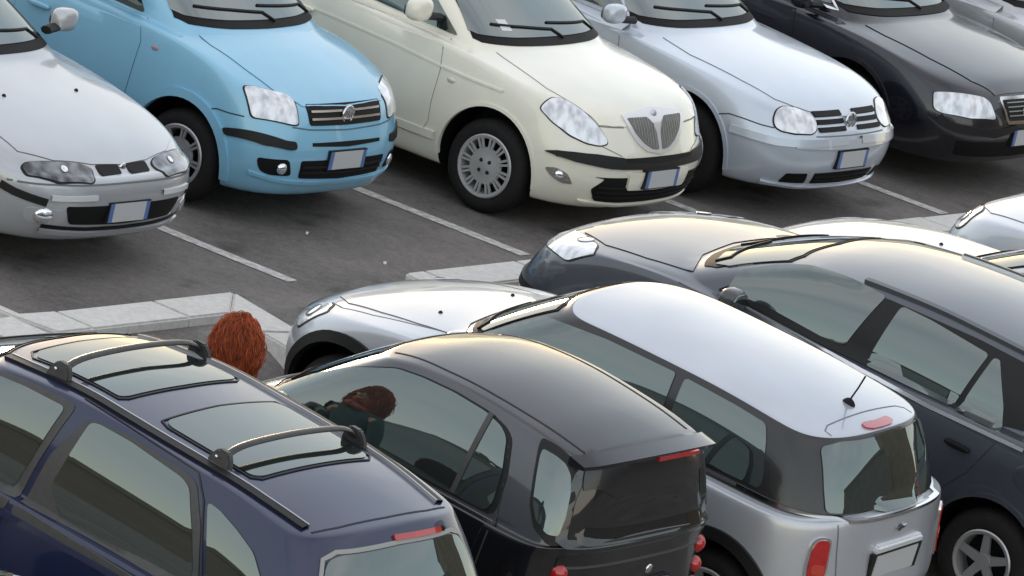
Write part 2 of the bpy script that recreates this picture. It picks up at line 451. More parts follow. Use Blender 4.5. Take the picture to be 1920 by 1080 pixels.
# END HELPERS
# ------------------------------------------------------------------ car shapes
def low(L, W, zb=.19, fr=1.0, nose=(0.17, 0.08, 0.0, 0.0, 0.04, 0.09), tail=(0.17, .09, .02, 0, .03, .07), zs=(0, .02, .18, .32, .42), top=None, wk=(.87, .945, .985, 1, 1, .992)):
    h = L / 2; hw = W / 2; r = []
    zz = [zb, zb + .02, zb + .19, zb + .33, zb + .42]
    for i in range(6):
        r.append((h - nose[i], -h + tail[i], hw * wk[i], zz[i] if i < 5 else top))
    return r
SPEC = {
 'ypsi': dict(L=3.78, W=1.70, axles=(1.12, -1.27), r=.30, rim=.2, arch=.36, archz=.02,
   low=low(3.78, 1.70, .18, top=[(1.9, .70), (.8, .78), (-1.9, .86)]),
   deck=[(1.82, .80), (1.5, .90), (1.2, .955), (.92, 1.0), (0, 1.06), (-1.0, 1.12), (-1.8, 1.14)], crown=.07,
   deckrings=[(1.75, -1.80, .825), (1.5, -1.78, .80), (1.2, -1.76, .77), (.95, -1.72, .735)],
   roof=[(.2, 1.46), (-.3, 1.525), (-.7, 1.53), (-1.2, 1.50), (-1.5, 1.44)], roofring=(.15, -1.5, .55), corner=(.6, 2.9, .45, 3.2), gcorner=(.30, 3.8, .3, 3)),
 'panda': dict(L=3.54, W=1.58, axles=(1.07, -1.23), r=.285, rim=.19, arch=.345,
   low=low(3.54, 1.58, .18, nose=(.15, .06, 0, .0, .03, .07), top=[(1.7, .72), (.8, .79), (-1.8, .86)]),
   deck=[(1.68, .79), (1.4, .90), (1.0, 1.02), (0, 1.08), (-1.7, 1.13)], crown=.07,
   deckrings=[(1.65, -1.70, .77), (1.4, -1.68, .75), (1.2, -1.66, .72), (1.02, -1.62, .69)],
   roof=[(.3, 1.44), (-.2, 1.51), (-.8, 1.52), (-1.45, 1.47)], roofring=(.3, -1.5, .55), corner=(.5, 3.1, .4, 3.4), gcorner=(.28, 3.8, .3, 3)),
 'golf': dict(L=4.15, W=1.735, axles=(1.245, -1.265), r=.31, rim=.2, arch=.37,
   low=low(4.15, 1.735, .2, top=[(2, .67), (1, .74), (-2, .82)]),
   deck=[(1.99, .74), (1.6, .86), (1.2, .92), (.83, .955), (0, 1.0), (-1.5, 1.05), (-2, 1.05)],
   deckrings=[(1.94, -1.98, .845), (1.6, -1.96, .82), (1.2, -1.95, .78), (.86, -1.9, .73)],
   roof=[(.15, 1.37), (-.3, 1.43), (-.8, 1.44), (-1.5, 1.39), (-1.7, 1.36)], roofring=(.17, -1.68, .56), corner=(.62, 3.0, .5, 3.2), gcorner=(.30, 3.8, .35, 3)),
 'audi': dict(L=4.80, W=1.81, axles=(1.42, -1.34), r=.32, rim=.21, arch=.385,
   low=low(4.8, 1.81, .2, top=[(2.3, .69), (1, .76), (-2, .84)]),
   deck=[(2.3, .76), (1.9, .87), (1.6, .93), (1.35, .96), (0, 1.01), (-1.5, 1.03), (-2.35, 1.0)],
   deckrings=[(2.26, -2.3, .88), (2.0, -2.2, .85), (1.68, -2.0, .81), (1.38, -1.75, .755)],
   roof=[(.55, 1.37), (0, 1.45), (-.8, 1.45), (-1.3, 1.38)], roofring=(.57, -1.3, .57), corner=(.65, 3.0, .6, 3.2), gcorner=(.32, 3.8, .4, 3)),
 'bravo': dict(L=4.03, W=1.755, axles=(1.16, -1.38), r=.295, rim=.19, arch=.35,
   low=low(4.03, 1.755, .2, top=[(1.95, .60), (1, .72), (-2, .85)], nose=(.16, .07, 0, .0, .03, .08)),
   deck=[(1.9, .68), (1.5, .81), (1.1, .895), (.85, .94), (0, 1.0), (-1.8, 1.08)],
   deckrings=[(1.87, -1.92, .855), (1.5, -1.9, .825), (1.15, -1.88, .785), (.87, -1.8, .74)],
   roof=[(.1, 1.35), (-.4, 1.42), (-.9, 1.41), (-1.5, 1.34)], roofring=(.12, -1.5, .55), corner=(.62, 3.0, .5, 3.2), gcorner=(.30, 3.8, .35, 3)),
 'suv': dict(L=4.17, W=1.72, axles=(1.265, -1.31), r=.31, rim=.2, arch=.37,
   low=low(4.17, 1.72, .2, top=[(2, .78), (1, .84), (-2, .90)], tail=(.05, -.05, -.19, -.22, -.21, -.18)),
   deck=[(1.95, .84), (1.5, .97), (1.1, 1.04), (0, 1.07), (-2, 1.12)],
   deckrings=[(1.9, -2.25, .84), (1.6, -2.24, .82), (1.3, -2.23, .79), (1.12, -2.21, .765)],
   roof=[(.25, 1.50), (-.1, 1.565), (-.5, 1.60), (-1.3, 1.60), (-1.93, 1.535)], roofring=(.25, -1.93, .62), corner=(.7, 2.6, .4, 3.4), gcorner=(.42, 3.2, .3, 3.2)),
 'smart': dict(L=2.695, W=1.56, axles=(.92, -.95), r=.29, rim=.19, arch=.345,
   low=low(2.695, 1.56, .2, top=[(1.3, .63), (.5, .80), (-1.3, .90)]),
   deck=[(1.25, .68), (1.05, .82), (.8, .97), (0, 1.0), (-1.3, 1.03)],
   deckrings=[(1.16, -1.30, .765), (1.05, -1.29, .75), (.92, -1.28, .735), (.82, -1.26, .72)],
   roof=[(.3, 1.39), (0, 1.475), (-.4, 1.505), (-.8, 1.49), (-1.15, 1.445)], roofring=(.28, -1.16, .55), corner=(.5, 2.6, .35, 3.2), gcorner=(.30, 3.6, .25, 3.4)),
 'mini': dict(L=3.70, W=1.683, axles=(1.17, -1.30), r=.30, rim=.2, arch=.36,
   low=low(3.7, 1.683, .19, top=[(1.8, .64), (1, .73), (-1.8, .80)], tail=(.10, .02, -.06, -.09, -.07, -.04)),
   deck=[(1.7, .70), (1.4, .82), (1.0, .92), (.65, .97), (0, .98), (-1.75, .99)],
   deckrings=[(1.68, -1.87, .82), (1.4, -1.85, .80), (1.05, -1.83, .765), (.75, -1.81, .735)],
   roof=[(.25, 1.36), (-.2, 1.40), (-.8, 1.407), (-1.3, 1.385), (-1.62, 1.345)], roofring=(.2, -1.62, .60), corner=(.6, 2.3, .5, 2.7), gcorner=(.40, 3.0, .4, 2.6)),
 'grey': dict(L=4.35, W=1.79, axles=(1.3, -1.34), r=.30, rim=.18, arch=.355,
   low=low(4.35, 1.79, .2, top=[(2, .74), (1, .80), (-2, .90)]),
   deck=[(2.05, .80), (1.7, .92), (1.3, 1.0), (1.1, 1.03), (0, 1.05), (-2.1, 1.12)],
   deckrings=[(2.0, -2.08, .865), (1.7, -2.06, .845), (1.35, -2.03, .81), (1.12, -1.98, .775)],
   roof=[(.56, 1.29), (.3, 1.365), (-.1, 1.425), (-.6, 1.46), (-1.2, 1.455), (-1.9, 1.38)], roofring=(.50, -1.85, .61), corner=(.62, 3.0, .5, 3.2), gcorner=(.40, 3.5, .3, 3)),
}
SPEC['hatch'] = dict(SPEC['golf'])
POSES = dict(ypsi=(-.8747, 40.930, -31.6), panda=(-2.651, 39.27, -32.5), golf=(.2094, 42.847, -31.7), audi=(1.158, 45.13, -31.8), bravo=(-3.925, 36.993, -32.5), corner=(2.8, 46.6, -31.8),
  suv=(-1.952, 30.512, 145.2, True), smart=(-.164, 32.392, 145.6, True), mini=(.61, 34.127, 150.0, True), grey=(2.125, 36.063, 150.0, True), silver_e=(3.187, 37.25, 150.0, True), white=(-2.152, 27.512, 145.0, True), silver_f=(4.55, 39.15, 150.0, True))
TR = {
 'bravo': {
  'hl': [(1.76,-0.739,0.636),(1.755,-0.699,0.66),(1.795,-0.58,0.668),(1.859,-0.334,0.661),(1.894,-0.273,0.64),(1.977,-0.336,0.585),(1.921,-0.578,0.589),(1.809,-0.744,0.604)],
  'slotL': [(1.925,-0.192,0.62),(1.937,0.019,0.616),(1.986,-0.037,0.594),(1.977,-0.219,0.599)],
  'slotR': [(1.94,0.078,0.615),(1.94,0.247,0.613),(1.982,0.191,0.593),(1.985,0.044,0.595)],
  'centre': [(1.919,0.073,0.627),(1.991,-0.001,0.584)],
  'strip': [(1.706,-0.829,0.53),(1.783,-0.787,0.505),(1.847,-0.732,0.489),(1.913,-0.638,0.469)],
  'plate': [(2.003,-0.265,0.48),(2.007,0.19,0.459),(1.987,0.228,0.355),(1.995,-0.192,0.377)],
  'barL': [(1.943,-0.572,0.46),(2.001,-0.29,0.466),(2.0,-0.285,0.441),(1.947,-0.559,0.441)],
  'intake': [(1.932,-0.594,0.438),(2.001,-0.258,0.434),(1.993,-0.182,0.368),(1.982,0.276,0.349),(1.989,0.356,0.411),(1.886,0.661,0.386),(1.923,0.561,0.347),(1.971,0.299,0.322),(1.984,-0.138,0.334),(1.963,-0.445,0.361)],
  'lip': [(1.89,-0.594,0.305),(1.939,-0.388,0.279),(1.954,-0.079,0.267),(1.946,0.261,0.266),(1.869,0.559,0.251)],
  'fog': [(1.827,-0.739,0.406),(1.861,-0.711,0.439),(1.898,-0.657,0.431),(1.907,-0.629,0.397),(1.875,-0.654,0.346),(1.838,-0.706,0.351)],
  'jet1': [(0.944,-0.004,0.922)],
  'jet2': [(0.918,0.566,0.901)],
  'seam': [(1.407,-0.564,0.8),(1.535,-0.577,0.765),(1.664,-0.59,0.723),(1.788,-0.583,0.672)],
  'seamR': [(0.883,0.836,0.869),(1.101,0.837,0.832),(1.445,0.704,0.776),(1.705,0.607,0.706),(1.827,0.588,0.646)],
  'wsb': [(0.807,0.089,0.973),(0.795,0.434,0.961),(0.731,0.832,0.889)],
  'wsR': [(0.494,0.653,1.062),(0.634,0.681,0.98),(0.731,0.832,0.889)],
  'mirror': [(0.618,0.676,0.991)],
 },
 'panda': {
  'hl': [(1.413,-0.716,0.825),(1.416,-0.679,0.838),(1.548,-0.451,0.814),(1.597,-0.449,0.788),(1.677,-0.487,0.658),(1.66,-0.545,0.654),(1.495,-0.74,0.665)],
  'grille': [(1.616,-0.408,0.782),(1.662,0.003,0.766),(1.644,0.395,0.76),(1.704,0.36,0.653),(1.717,-0.03,0.661),(1.687,-0.407,0.679)],
  'badge': [(1.695,-0.014,0.717)],
  'bar1': [(1.656,-0.398,0.745),(1.688,-0.018,0.73),(1.675,0.368,0.721)],
  'bar2': [(1.675,-0.405,0.71),(1.705,-0.026,0.692),(1.693,0.359,0.683)],
  'strip': [(1.38,-0.781,0.564),(1.411,-0.776,0.572),(1.688,-0.548,0.567),(1.712,-0.478,0.564),(1.724,-0.469,0.518),(1.712,-0.517,0.512),(1.624,-0.673,0.524),(1.406,-0.778,0.525)],
  'slot': [(1.734,-0.374,0.557),(1.755,-0.036,0.543),(1.745,0.332,0.534),(1.748,0.334,0.516),(1.759,-0.035,0.526),(1.737,-0.374,0.544)],
  'plate': [(1.757,-0.219,0.513),(1.761,0.142,0.506),(1.756,0.243,0.387),(1.76,-0.205,0.408)],
  'rec': [(1.605,-0.695,0.447),(1.718,-0.511,0.454),(1.718,-0.463,0.35),(1.657,-0.609,0.347),(1.621,-0.665,0.369)],
  'int': [(1.74,-0.422,0.447),(1.76,0.232,0.42),(1.74,0.253,0.319),(1.749,-0.062,0.327),(1.73,-0.394,0.338)],
  'fog': [(1.706,-0.532,0.4)],
  'lip': [(1.614,-0.667,0.354),(1.665,-0.586,0.331),(1.722,-0.403,0.317),(1.741,-0.042,0.301),(1.734,0.28,0.306),(1.661,0.589,0.323)],
  'bgap': [(1.195,-0.788,0.619),(1.305,-0.782,0.658),(1.385,-0.774,0.659),(1.489,-0.743,0.665)],
  'bgap2': [(1.679,-0.488,0.654),(1.704,-0.4,0.636),(1.732,-0.034,0.617),(1.718,0.359,0.613)],
  'door': [(0.599,-0.693,1.003),(0.643,-0.778,0.87),(0.633,-0.784,0.754),(0.62,-0.788,0.644)],
  'dwin': [(0.26,-0.724,1.011),(0.44,-0.746,0.998),(0.592,-0.76,0.983),(0.558,-0.685,1.027),(0.538,-0.669,1.095)],
  'wsb': [(0.649,-0.643,1.129),(0.739,-0.657,1.07),(0.86,-0.603,1.043),(0.972,-0.348,1.031),(1.016,0.1,1.019),(0.892,0.748,0.964)],
  'bonL': [(0.72,-0.687,1.003),(1.053,-0.764,0.924),(1.301,-0.767,0.817),(1.461,-0.75,0.693)],
  'bonR': [(0.922,0.751,0.96),(1.218,0.65,0.915),(1.47,0.574,0.833),(1.555,0.605,0.782)],
  'rep': [(0.76,-0.778,0.867)],
  'fend': [(0.593,-0.688,1.013),(0.838,-0.709,0.978),(1.056,-0.754,0.937)],
 },
 'ypsi': {
  'hl': [(1.423,-0.811,0.775),(1.434,-0.791,0.818),(1.449,-0.738,0.85),(1.501,-0.674,0.848),(1.605,-0.634,0.813),(1.694,-0.58,0.752),(1.738,-0.536,0.702),(1.777,-0.506,0.642),(1.76,-0.572,0.625),(1.709,-0.659,0.634),(1.631,-0.733,0.664),(1.521,-0.789,0.718)],
  'shield': [(1.702,-0.349,0.808),(1.723,-0.056,0.808),(1.74,0.256,0.786),(1.801,0.221,0.688),(1.843,0.152,0.603),(1.861,-0.015,0.569),(1.853,-0.118,0.583),(1.82,-0.257,0.641),(1.771,-0.329,0.732)],
  'gL': [(1.724,-0.348,0.791),(1.747,-0.115,0.787),(1.772,-0.071,0.758),(1.808,-0.043,0.685),(1.847,-0.057,0.598),(1.839,-0.146,0.611),(1.803,-0.264,0.678)],
  'gR': [(1.759,0.043,0.776),(1.756,0.207,0.772),(1.802,0.186,0.69),(1.834,0.125,0.624),(1.848,-0.015,0.598)],
  'strip': [(1.495,-0.827,0.532),(1.526,-0.818,0.557),(1.71,-0.69,0.578),(1.829,-0.435,0.567),(1.846,-0.389,0.546),(1.874,-0.054,0.528),(1.867,0.292,0.517),(1.872,0.309,0.467),(1.877,-0.251,0.472),(1.789,-0.608,0.481),(1.652,-0.764,0.493),(1.55,-0.813,0.503)],
  'stripR': [(1.866,0.296,0.516),(1.769,0.639,0.507),(1.783,0.621,0.457),(1.872,0.309,0.467)],
  'fog': [(1.552,-0.81,0.439),(1.617,-0.784,0.454),(1.682,-0.739,0.431),(1.71,-0.698,0.368),(1.652,-0.746,0.364),(1.588,-0.79,0.397)],
  'int': [(1.768,-0.643,0.438),(1.855,-0.415,0.428),(1.877,-0.23,0.421),(1.876,0.183,0.394),(1.863,0.36,0.407),(1.804,0.419,0.271),(1.813,0.269,0.248),(1.835,-0.141,0.273),(1.784,-0.533,0.301)],
  'plate': [(1.874,-0.249,0.498),(1.881,0.153,0.475),(1.865,0.216,0.355),(1.873,-0.216,0.384)],
  'plinth': [(1.853,-0.429,0.467),(1.875,0.275,0.439),(1.86,0.249,0.342),(1.855,-0.375,0.377)],
  'seamL': [(1.712,-0.557,0.738),(1.743,-0.468,0.736),(1.767,-0.351,0.734)],
  'seamR': [(1.79,0.217,0.713),(1.785,0.294,0.71),(1.77,0.4,0.711)],
  'lipf': [(1.769,-0.548,0.284),(1.805,-0.355,0.251),(1.798,0.03,0.217),(1.766,0.386,0.214)],
  'bonL': [(0.834,-0.656,0.987),(1.102,-0.665,0.928),(1.359,-0.713,0.877),(1.486,-0.697,0.848)],
  'door': [(0.62,-0.745,0.971),(0.651,-0.841,0.794),(0.645,-0.849,0.587),(0.657,-0.838,0.399)],
  'crease': [(-0.157,-0.838,0.862),(0.248,-0.838,0.844),(0.636,-0.839,0.814),(0.917,-0.839,0.803),(1.143,-0.836,0.801)],
  'sillline': [(0.425,-0.837,0.386),(0.677,-0.833,0.364)],
  'dwin': [(0.048,-0.723,1.052),(0.258,-0.722,1.041),(0.448,-0.725,1.019),(0.709,-0.715,1.0),(0.597,-0.677,1.097),(0.494,-0.624,1.186)],
  'apil': [(0.494,-0.624,1.186),(0.709,-0.715,1.0),(0.814,-0.664,0.994),(0.547,-0.519,1.198)],
  'wsb': [(0.547,-0.519,1.198),(0.685,-0.603,1.094),(0.814,-0.664,0.994),(0.912,-0.421,0.999),(0.98,0.077,0.991),(0.921,0.803,0.933)],
  'wsR': [(0.649,0.644,1.095),(0.79,0.67,1.004),(0.921,0.803,0.933)],
  'sticker': [(0.708,-0.47,1.116),(0.728,-0.381,1.119),(0.788,-0.415,1.077),(0.771,-0.516,1.069)],
  'rep': [(0.755,-0.843,0.752)],
  'mirror': [(0.365,-0.705,1.088)],
  'wip1': [(0.768,-0.607,1.045),(0.874,-0.264,1.036),(0.892,0.142,1.029)],
  'wip2': [(0.82,0.18,1.074),(0.893,0.19,1.027),(0.855,0.489,1.023),(0.888,0.806,0.936)],
 },
 'golf': {
  'hl': [(1.832,-0.711,0.682),(1.814,-0.671,0.733),(1.815,-0.595,0.753),(1.85,-0.504,0.75),(1.921,-0.411,0.72),(1.957,-0.381,0.686),(1.991,-0.407,0.637),(1.996,-0.465,0.613),(1.951,-0.602,0.613),(1.901,-0.684,0.618),(1.861,-0.717,0.637)],
  's1': [(1.936,-0.35,0.714),(1.966,-0.006,0.701),(1.98,-0.016,0.681),(1.956,-0.35,0.692)],
  's2': [(1.967,-0.353,0.677),(1.992,-0.023,0.664),(2.005,-0.036,0.648),(1.981,-0.358,0.659)],
  's3': [(1.991,-0.368,0.644),(2.018,-0.041,0.631),(2.032,-0.05,0.612),(2.007,-0.374,0.622)],
  't1': [(1.967,0.125,0.697),(1.952,0.4,0.689),(1.965,0.385,0.673),(1.978,0.122,0.682)],
  't2': [(1.994,0.128,0.66),(1.981,0.385,0.653),(1.996,0.369,0.638),(2.007,0.114,0.644)],
  't3': [(2.02,0.101,0.627),(2.007,0.375,0.621),(2.019,0.359,0.606),(2.032,0.09,0.61)],
  'badge': [(2.0,0.029,0.654)],
  'band': [(1.616,-0.854,0.562),(1.711,-0.836,0.562),(1.808,-0.796,0.557),(1.89,-0.732,0.551),(1.99,-0.572,0.552),(2.062,-0.036,0.539),(2.053,0.311,0.526),(1.964,0.644,0.509)],
  'band2': [(1.635,-0.851,0.526),(1.833,-0.785,0.516),(1.939,-0.685,0.488),(2.036,-0.456,0.49),(2.066,-0.181,0.487)],
  'intL': [(1.931,-0.673,0.388),(2.037,-0.419,0.405),(2.01,-0.422,0.326),(1.913,-0.656,0.322)],
  'intR': [(2.045,-0.348,0.391),(2.029,0.367,0.349),(1.996,0.392,0.287),(2.031,-0.043,0.309),(2.016,-0.38,0.322)],
  'lip': [(1.908,-0.649,0.305),(1.966,-0.53,0.298),(2.002,-0.379,0.295),(2.017,-0.091,0.284),(2.007,0.253,0.279),(1.963,0.549,0.308)],
  'plate': [(2.064,-0.162,0.516),(2.06,0.271,0.5),(2.045,0.306,0.374),(2.06,-0.147,0.399)],
  'bgap': [(1.502,-0.861,0.619),(1.584,-0.851,0.646),(1.683,-0.83,0.645),(1.795,-0.779,0.634),(1.861,-0.722,0.631)],
  'wsb': [(0.579,-0.51,1.092),(0.691,-0.598,1.0),(0.761,-0.566,0.967),(0.869,-0.286,0.949),(0.938,0.167,0.942),(0.899,0.604,0.918),(0.89,0.825,0.889)],
  'wsR': [(0.686,0.656,0.977),(0.769,0.825,0.898),(0.89,0.825,0.889)],
  'tri': [(0.407,-0.693,1.046),(0.511,-0.646,1.076),(0.616,-0.674,1.003),(0.645,-0.713,0.945),(0.513,-0.72,0.96)],
  'door': [(0.698,-0.617,0.988),(0.81,-0.836,0.888),(0.807,-0.853,0.811)],
  'bonL': [(0.772,-0.579,0.956),(1.069,-0.622,0.898),(1.425,-0.574,0.856),(1.78,-0.642,0.76)],
  'bonR': [(0.91,0.824,0.887),(1.256,0.823,0.851),(1.553,0.794,0.804),(1.792,0.714,0.727)],
  'mirror': [(0.479,-0.704,1.008)],
  'rep': [(0.877,-0.849,0.841)],
 },
 'audi': {
  'hl': [(2.061,-0.822,0.687),(2.082,-0.803,0.696),(2.263,-0.491,0.698),(2.295,-0.438,0.669),(2.358,-0.41,0.563),(2.287,-0.646,0.563),(2.16,-0.802,0.568),(2.101,-0.836,0.583)],
  'grille': [(2.31,-0.346,0.667),(2.325,-0.012,0.665),(2.392,-0.049,0.512),(2.382,-0.285,0.522)],
  'grille2': [(2.325,-0.306,0.65),(2.336,-0.022,0.648),(2.386,-0.053,0.542),(2.378,-0.259,0.548)],
  'band': [(2.147,-0.815,0.546),(2.204,-0.774,0.496),(2.304,-0.637,0.485),(2.374,-0.4,0.463),(2.391,-0.001,0.419)],
  'seamL': [(1.282,-0.757,0.918),(1.495,-0.646,0.908),(1.691,-0.59,0.883),(1.976,-0.532,0.826),(2.119,-0.477,0.79),(2.245,-0.41,0.736)],
  'seamR': [(1.442,0.412,0.936),(1.636,0.457,0.903),(1.828,0.484,0.864),(1.948,0.545,0.831)],
  'wsb': [(1.019,-0.718,1.016),(1.094,-0.735,0.967),(1.168,-0.726,0.956),(1.339,-0.419,0.962),(1.398,-0.057,0.956),(1.411,0.271,0.949)],
  'wsR': [(1.202,0.498,1.024),(1.305,0.495,0.97),(1.393,0.493,0.938)],
  'win': [(0.786,-0.762,0.945),(0.926,-0.777,0.935),(1.04,-0.794,0.926),(1.033,-0.754,0.94),(0.995,-0.736,0.985),(0.963,-0.732,0.999)],
  'mirror': [(0.901,-0.856,0.924)],
  'plate': [(2.369,0.016,0.34),(2.367,0.081,0.336),(2.291,0.259,0.232),(2.284,0.216,0.227)],
  'fgap': [(2.055,-0.824,0.691),(1.959,-0.859,0.716),(1.837,-0.885,0.715)],
  'intake': [(2.284,-0.596,0.325),(2.346,-0.107,0.291),(2.287,-0.038,0.226),(2.244,-0.456,0.225)],
 },
 'grey': {
  'hl': [(1.886,0.753,0.761),(1.924,0.651,0.788),(2.03,0.324,0.77),(2.029,0.248,0.776),(1.855,0.532,0.84),(1.76,0.7,0.854),(1.795,0.761,0.825),(1.806,0.818,0.761)],
  'band': [(2.046,0.63,0.625),(1.923,0.753,0.709),(1.717,0.872,0.677),(1.725,0.874,0.649),(1.826,0.841,0.658)],
  'wf': [(0.717,0.761,1.023),(0.712,0.669,1.137),(0.534,0.583,1.241),(0.354,0.565,1.309),(0.118,0.584,1.35),(-0.179,0.622,1.366),(-0.092,0.765,1.043),(0.034,0.767,1.033),(0.449,0.76,1.045)],
  'wr': [(-0.292,0.633,1.359),(-0.5,0.637,1.361),(-0.901,0.652,1.338),(-0.844,0.82,1.02),(-0.546,0.816,1.011),(-0.254,0.803,1.004)],
  'wq': [(-0.935,0.656,1.333),(-0.973,0.653,1.337),(-1.123,0.745,1.136),(-1.199,0.856,1.024),(-0.884,0.848,1.018)],
  'wt': [(-1.059,0.659,1.327),(-1.141,0.662,1.322),(-1.364,0.86,1.023),(-1.313,0.857,1.026)],
  'belt': [(0.663,0.789,0.99),(0.324,0.814,0.991),(-0.032,0.85,0.992),(-0.393,0.86,0.991),(-0.749,0.866,0.984),(-1.376,0.867,1.002)],
  'rail': [(0.068,0.363,1.387),(0.036,0.3,1.397),(-0.156,0.358,1.414),(-0.386,0.413,1.428),(-0.597,0.434,1.434),(-0.799,0.438,1.434),(-0.966,0.431,1.434)],
  'roofedge': [(0.427,0.351,1.316),(0.218,0.382,1.361),(0.036,0.427,1.384),(-0.156,0.516,1.395),(-0.389,0.573,1.406),(-0.588,0.576,1.414),(-0.78,0.565,1.417)],
  'handle': [(-0.861,0.885,0.852),(-0.891,0.883,0.879),(-0.96,0.882,0.887),(-1.084,0.885,0.851),(-1.077,0.887,0.822),(-0.966,0.887,0.818)],
  'doorgap': [(-1.22,0.869,0.989),(-1.219,0.885,0.858),(-1.135,0.891,0.74),(-1.026,0.894,0.643)],
  'seam': [(1.815,0.477,0.859),(1.545,0.612,0.92),(1.289,0.731,0.957),(1.151,0.763,0.972)],
  'cowl': [(1.19,0.54,0.992),(1.247,0.38,0.995),(1.24,0.176,1.004),(1.15,-0.046,1.023),(0.928,0.032,1.124),(0.841,0.192,1.162),(1.1,0.189,1.034),(1.131,0.395,1.014),(1.114,0.587,0.998)],
  'mirror': [(0.811,0.731,1.052)],
  'cap': [(-1.355,0.884,0.88)],
  'gapf': [(1.09,0.624,0.997),(0.972,0.744,0.991)],
 },
 'mini': {
  'rg': [(-1.517,0.451,1.332),(-1.572,0.295,1.34),(-1.612,0.042,1.343),(-1.604,-0.286,1.329),(-1.663,-0.313,1.238),(-1.733,-0.297,1.119),(-1.813,-0.259,0.983),(-1.845,-0.016,0.988),(-1.815,0.255,0.983),(-1.729,0.519,0.976),(-1.659,0.506,1.131)],
  'tail': [(-1.703,0.715,0.865),(-1.718,0.694,0.884),(-1.752,0.649,0.883),(-1.773,0.626,0.851),(-1.801,0.6,0.771),(-1.826,0.579,0.677),(-1.749,0.708,0.664),(-1.722,0.714,0.779)],
  'bar': [(-1.87,0.305,0.83),(-1.877,0.188,0.853),(-1.883,-0.042,0.837),(-1.873,-0.308,0.805),(-1.876,-0.341,0.759),(-1.889,-0.061,0.789),(-1.883,0.173,0.811)],
  'plate': [(-1.865,0.343,0.831),(-1.883,-0.316,0.734),(-1.905,-0.379,0.538),(-1.898,0.297,0.649)],
  'belt': [(-1.159,0.734,0.95),(-1.327,0.733,0.951),(-1.525,0.715,0.953),(-1.616,0.681,0.949),(-1.694,0.628,0.953),(-1.793,0.483,0.968),(-1.855,0.136,0.981),(-1.855,-0.168,0.979),(-1.812,-0.458,0.967)],
  'ant': [(-1.304,-0.089,1.383)],
  'lamp': [(-1.548,0.189,1.35),(-1.515,0.126,1.357),(-1.521,-0.029,1.358),(-1.543,-0.159,1.352),(-1.57,-0.148,1.348),(-1.587,-0.054,1.348),(-1.572,0.118,1.349)],
  'hatch': [(-1.441,0.468,1.34),(-1.396,0.382,1.356),(-1.385,0.28,1.366),(-1.415,-0.033,1.372),(-1.414,-0.497,1.339)],
  'wf': [(0.372,0.638,1.11),(0.301,0.56,1.206),(0.218,0.432,1.306),(-0.242,0.585,1.352),(-0.605,0.604,1.347),(-0.597,0.679,1.169),(-0.414,0.678,1.171),(-0.131,0.673,1.183),(0.196,0.678,1.138)],
  'wr': [(-0.629,0.607,1.342),(-0.942,0.607,1.34),(-1.303,0.603,1.324),(-1.394,0.65,1.213),(-1.502,0.693,1.049),(-1.547,0.703,0.971),(-1.345,0.736,0.943),(-1.132,0.731,0.964),(-0.888,0.713,1.05),(-0.615,0.679,1.169)],
  'bpost': [(-0.605,0.604,1.347),(-0.597,0.679,1.169)],
  'jet': [(1.045,0.322,0.897)],
  'seam': [(1.591,0.354,0.727),(1.354,0.507,0.803),(1.155,0.595,0.849),(0.989,0.662,0.878),(0.855,0.68,0.899)],
  'tgap': [(-1.722,0.626,0.954),(-1.749,0.636,0.93),(-1.797,0.593,0.818),(-1.839,0.547,0.677)],
  'emblem': [(-1.878,0.011,0.884)],
  'cowl': [(0.825,0.594,0.914),(0.863,0.453,0.922),(0.889,0.267,0.93),(0.867,0.071,0.94),(0.809,0.098,0.951),(0.811,0.308,0.943),(0.784,0.551,0.926),(0.767,0.632,0.917)],
 },
 'smart': {
  'wd': [(0.773,0.57,0.942),(0.764,0.479,0.975),(0.523,0.576,1.135),(0.294,0.592,1.272),(0.067,0.572,1.375),(-0.057,0.565,1.403),(-0.26,0.565,1.419),(-0.507,0.569,1.414),(-0.632,0.573,1.402),(-0.691,0.591,1.36),(-0.757,0.64,1.241),(-0.771,0.657,1.194),(-0.592,0.667,1.166),(-0.488,0.666,1.167),(-0.235,0.669,1.155),(0.122,0.681,1.104)],
  'wd_low': [(0.122,0.681,1.104),(-0.771,0.657,1.194),(-0.791,0.689,1.093),(-0.634,0.71,1.007),(-0.263,0.713,0.987),(0.009,0.708,1.002)],
  'post': [(-0.563,0.566,1.418),(-0.558,0.654,1.206),(-0.556,0.698,1.053)],
  'wq': [(-0.835,0.514,1.443),(-0.837,0.48,1.449),(-0.931,0.474,1.439),(-1.036,0.494,1.422),(-1.101,0.52,1.377),(-1.156,0.536,1.247),(-1.206,0.553,1.062),(-1.22,0.577,0.993),(-1.172,0.646,1.015),(-1.092,0.674,1.094),(-1.019,0.65,1.197),(-0.919,0.593,1.344)],
  'wqi': [(-0.939,0.575,1.377),(-0.962,0.561,1.399),(-1.045,0.546,1.397),(-1.101,0.533,1.361),(-1.142,0.539,1.276),(-1.183,0.559,1.14),(-1.206,0.577,1.03),(-1.17,0.627,1.064),(-1.083,0.653,1.158)],
  'spoiler': [(-1.056,0.467,1.423),(-1.125,0.216,1.441),(-1.146,-0.094,1.442),(-1.093,-0.515,1.396),(-1.111,-0.544,1.329),(-1.175,-0.303,1.358),(-1.182,0.121,1.372),(-1.127,0.471,1.383)],
  'lamp': [(-1.186,-0.026,1.364),(-1.182,-0.152,1.367),(-1.167,-0.39,1.344),(-1.182,-0.305,1.338),(-1.191,-0.126,1.342)],
  'rg': [(-1.134,0.463,1.376),(-1.183,0.121,1.368),(-1.179,-0.272,1.355),(-1.113,-0.552,1.315),(-1.137,-0.595,1.205),(-1.166,-0.635,1.058),(-1.198,-0.661,0.979),(-1.27,-0.206,1.022),(-1.233,0.44,1.06),(-1.214,0.499,1.094),(-1.159,0.484,1.294)],
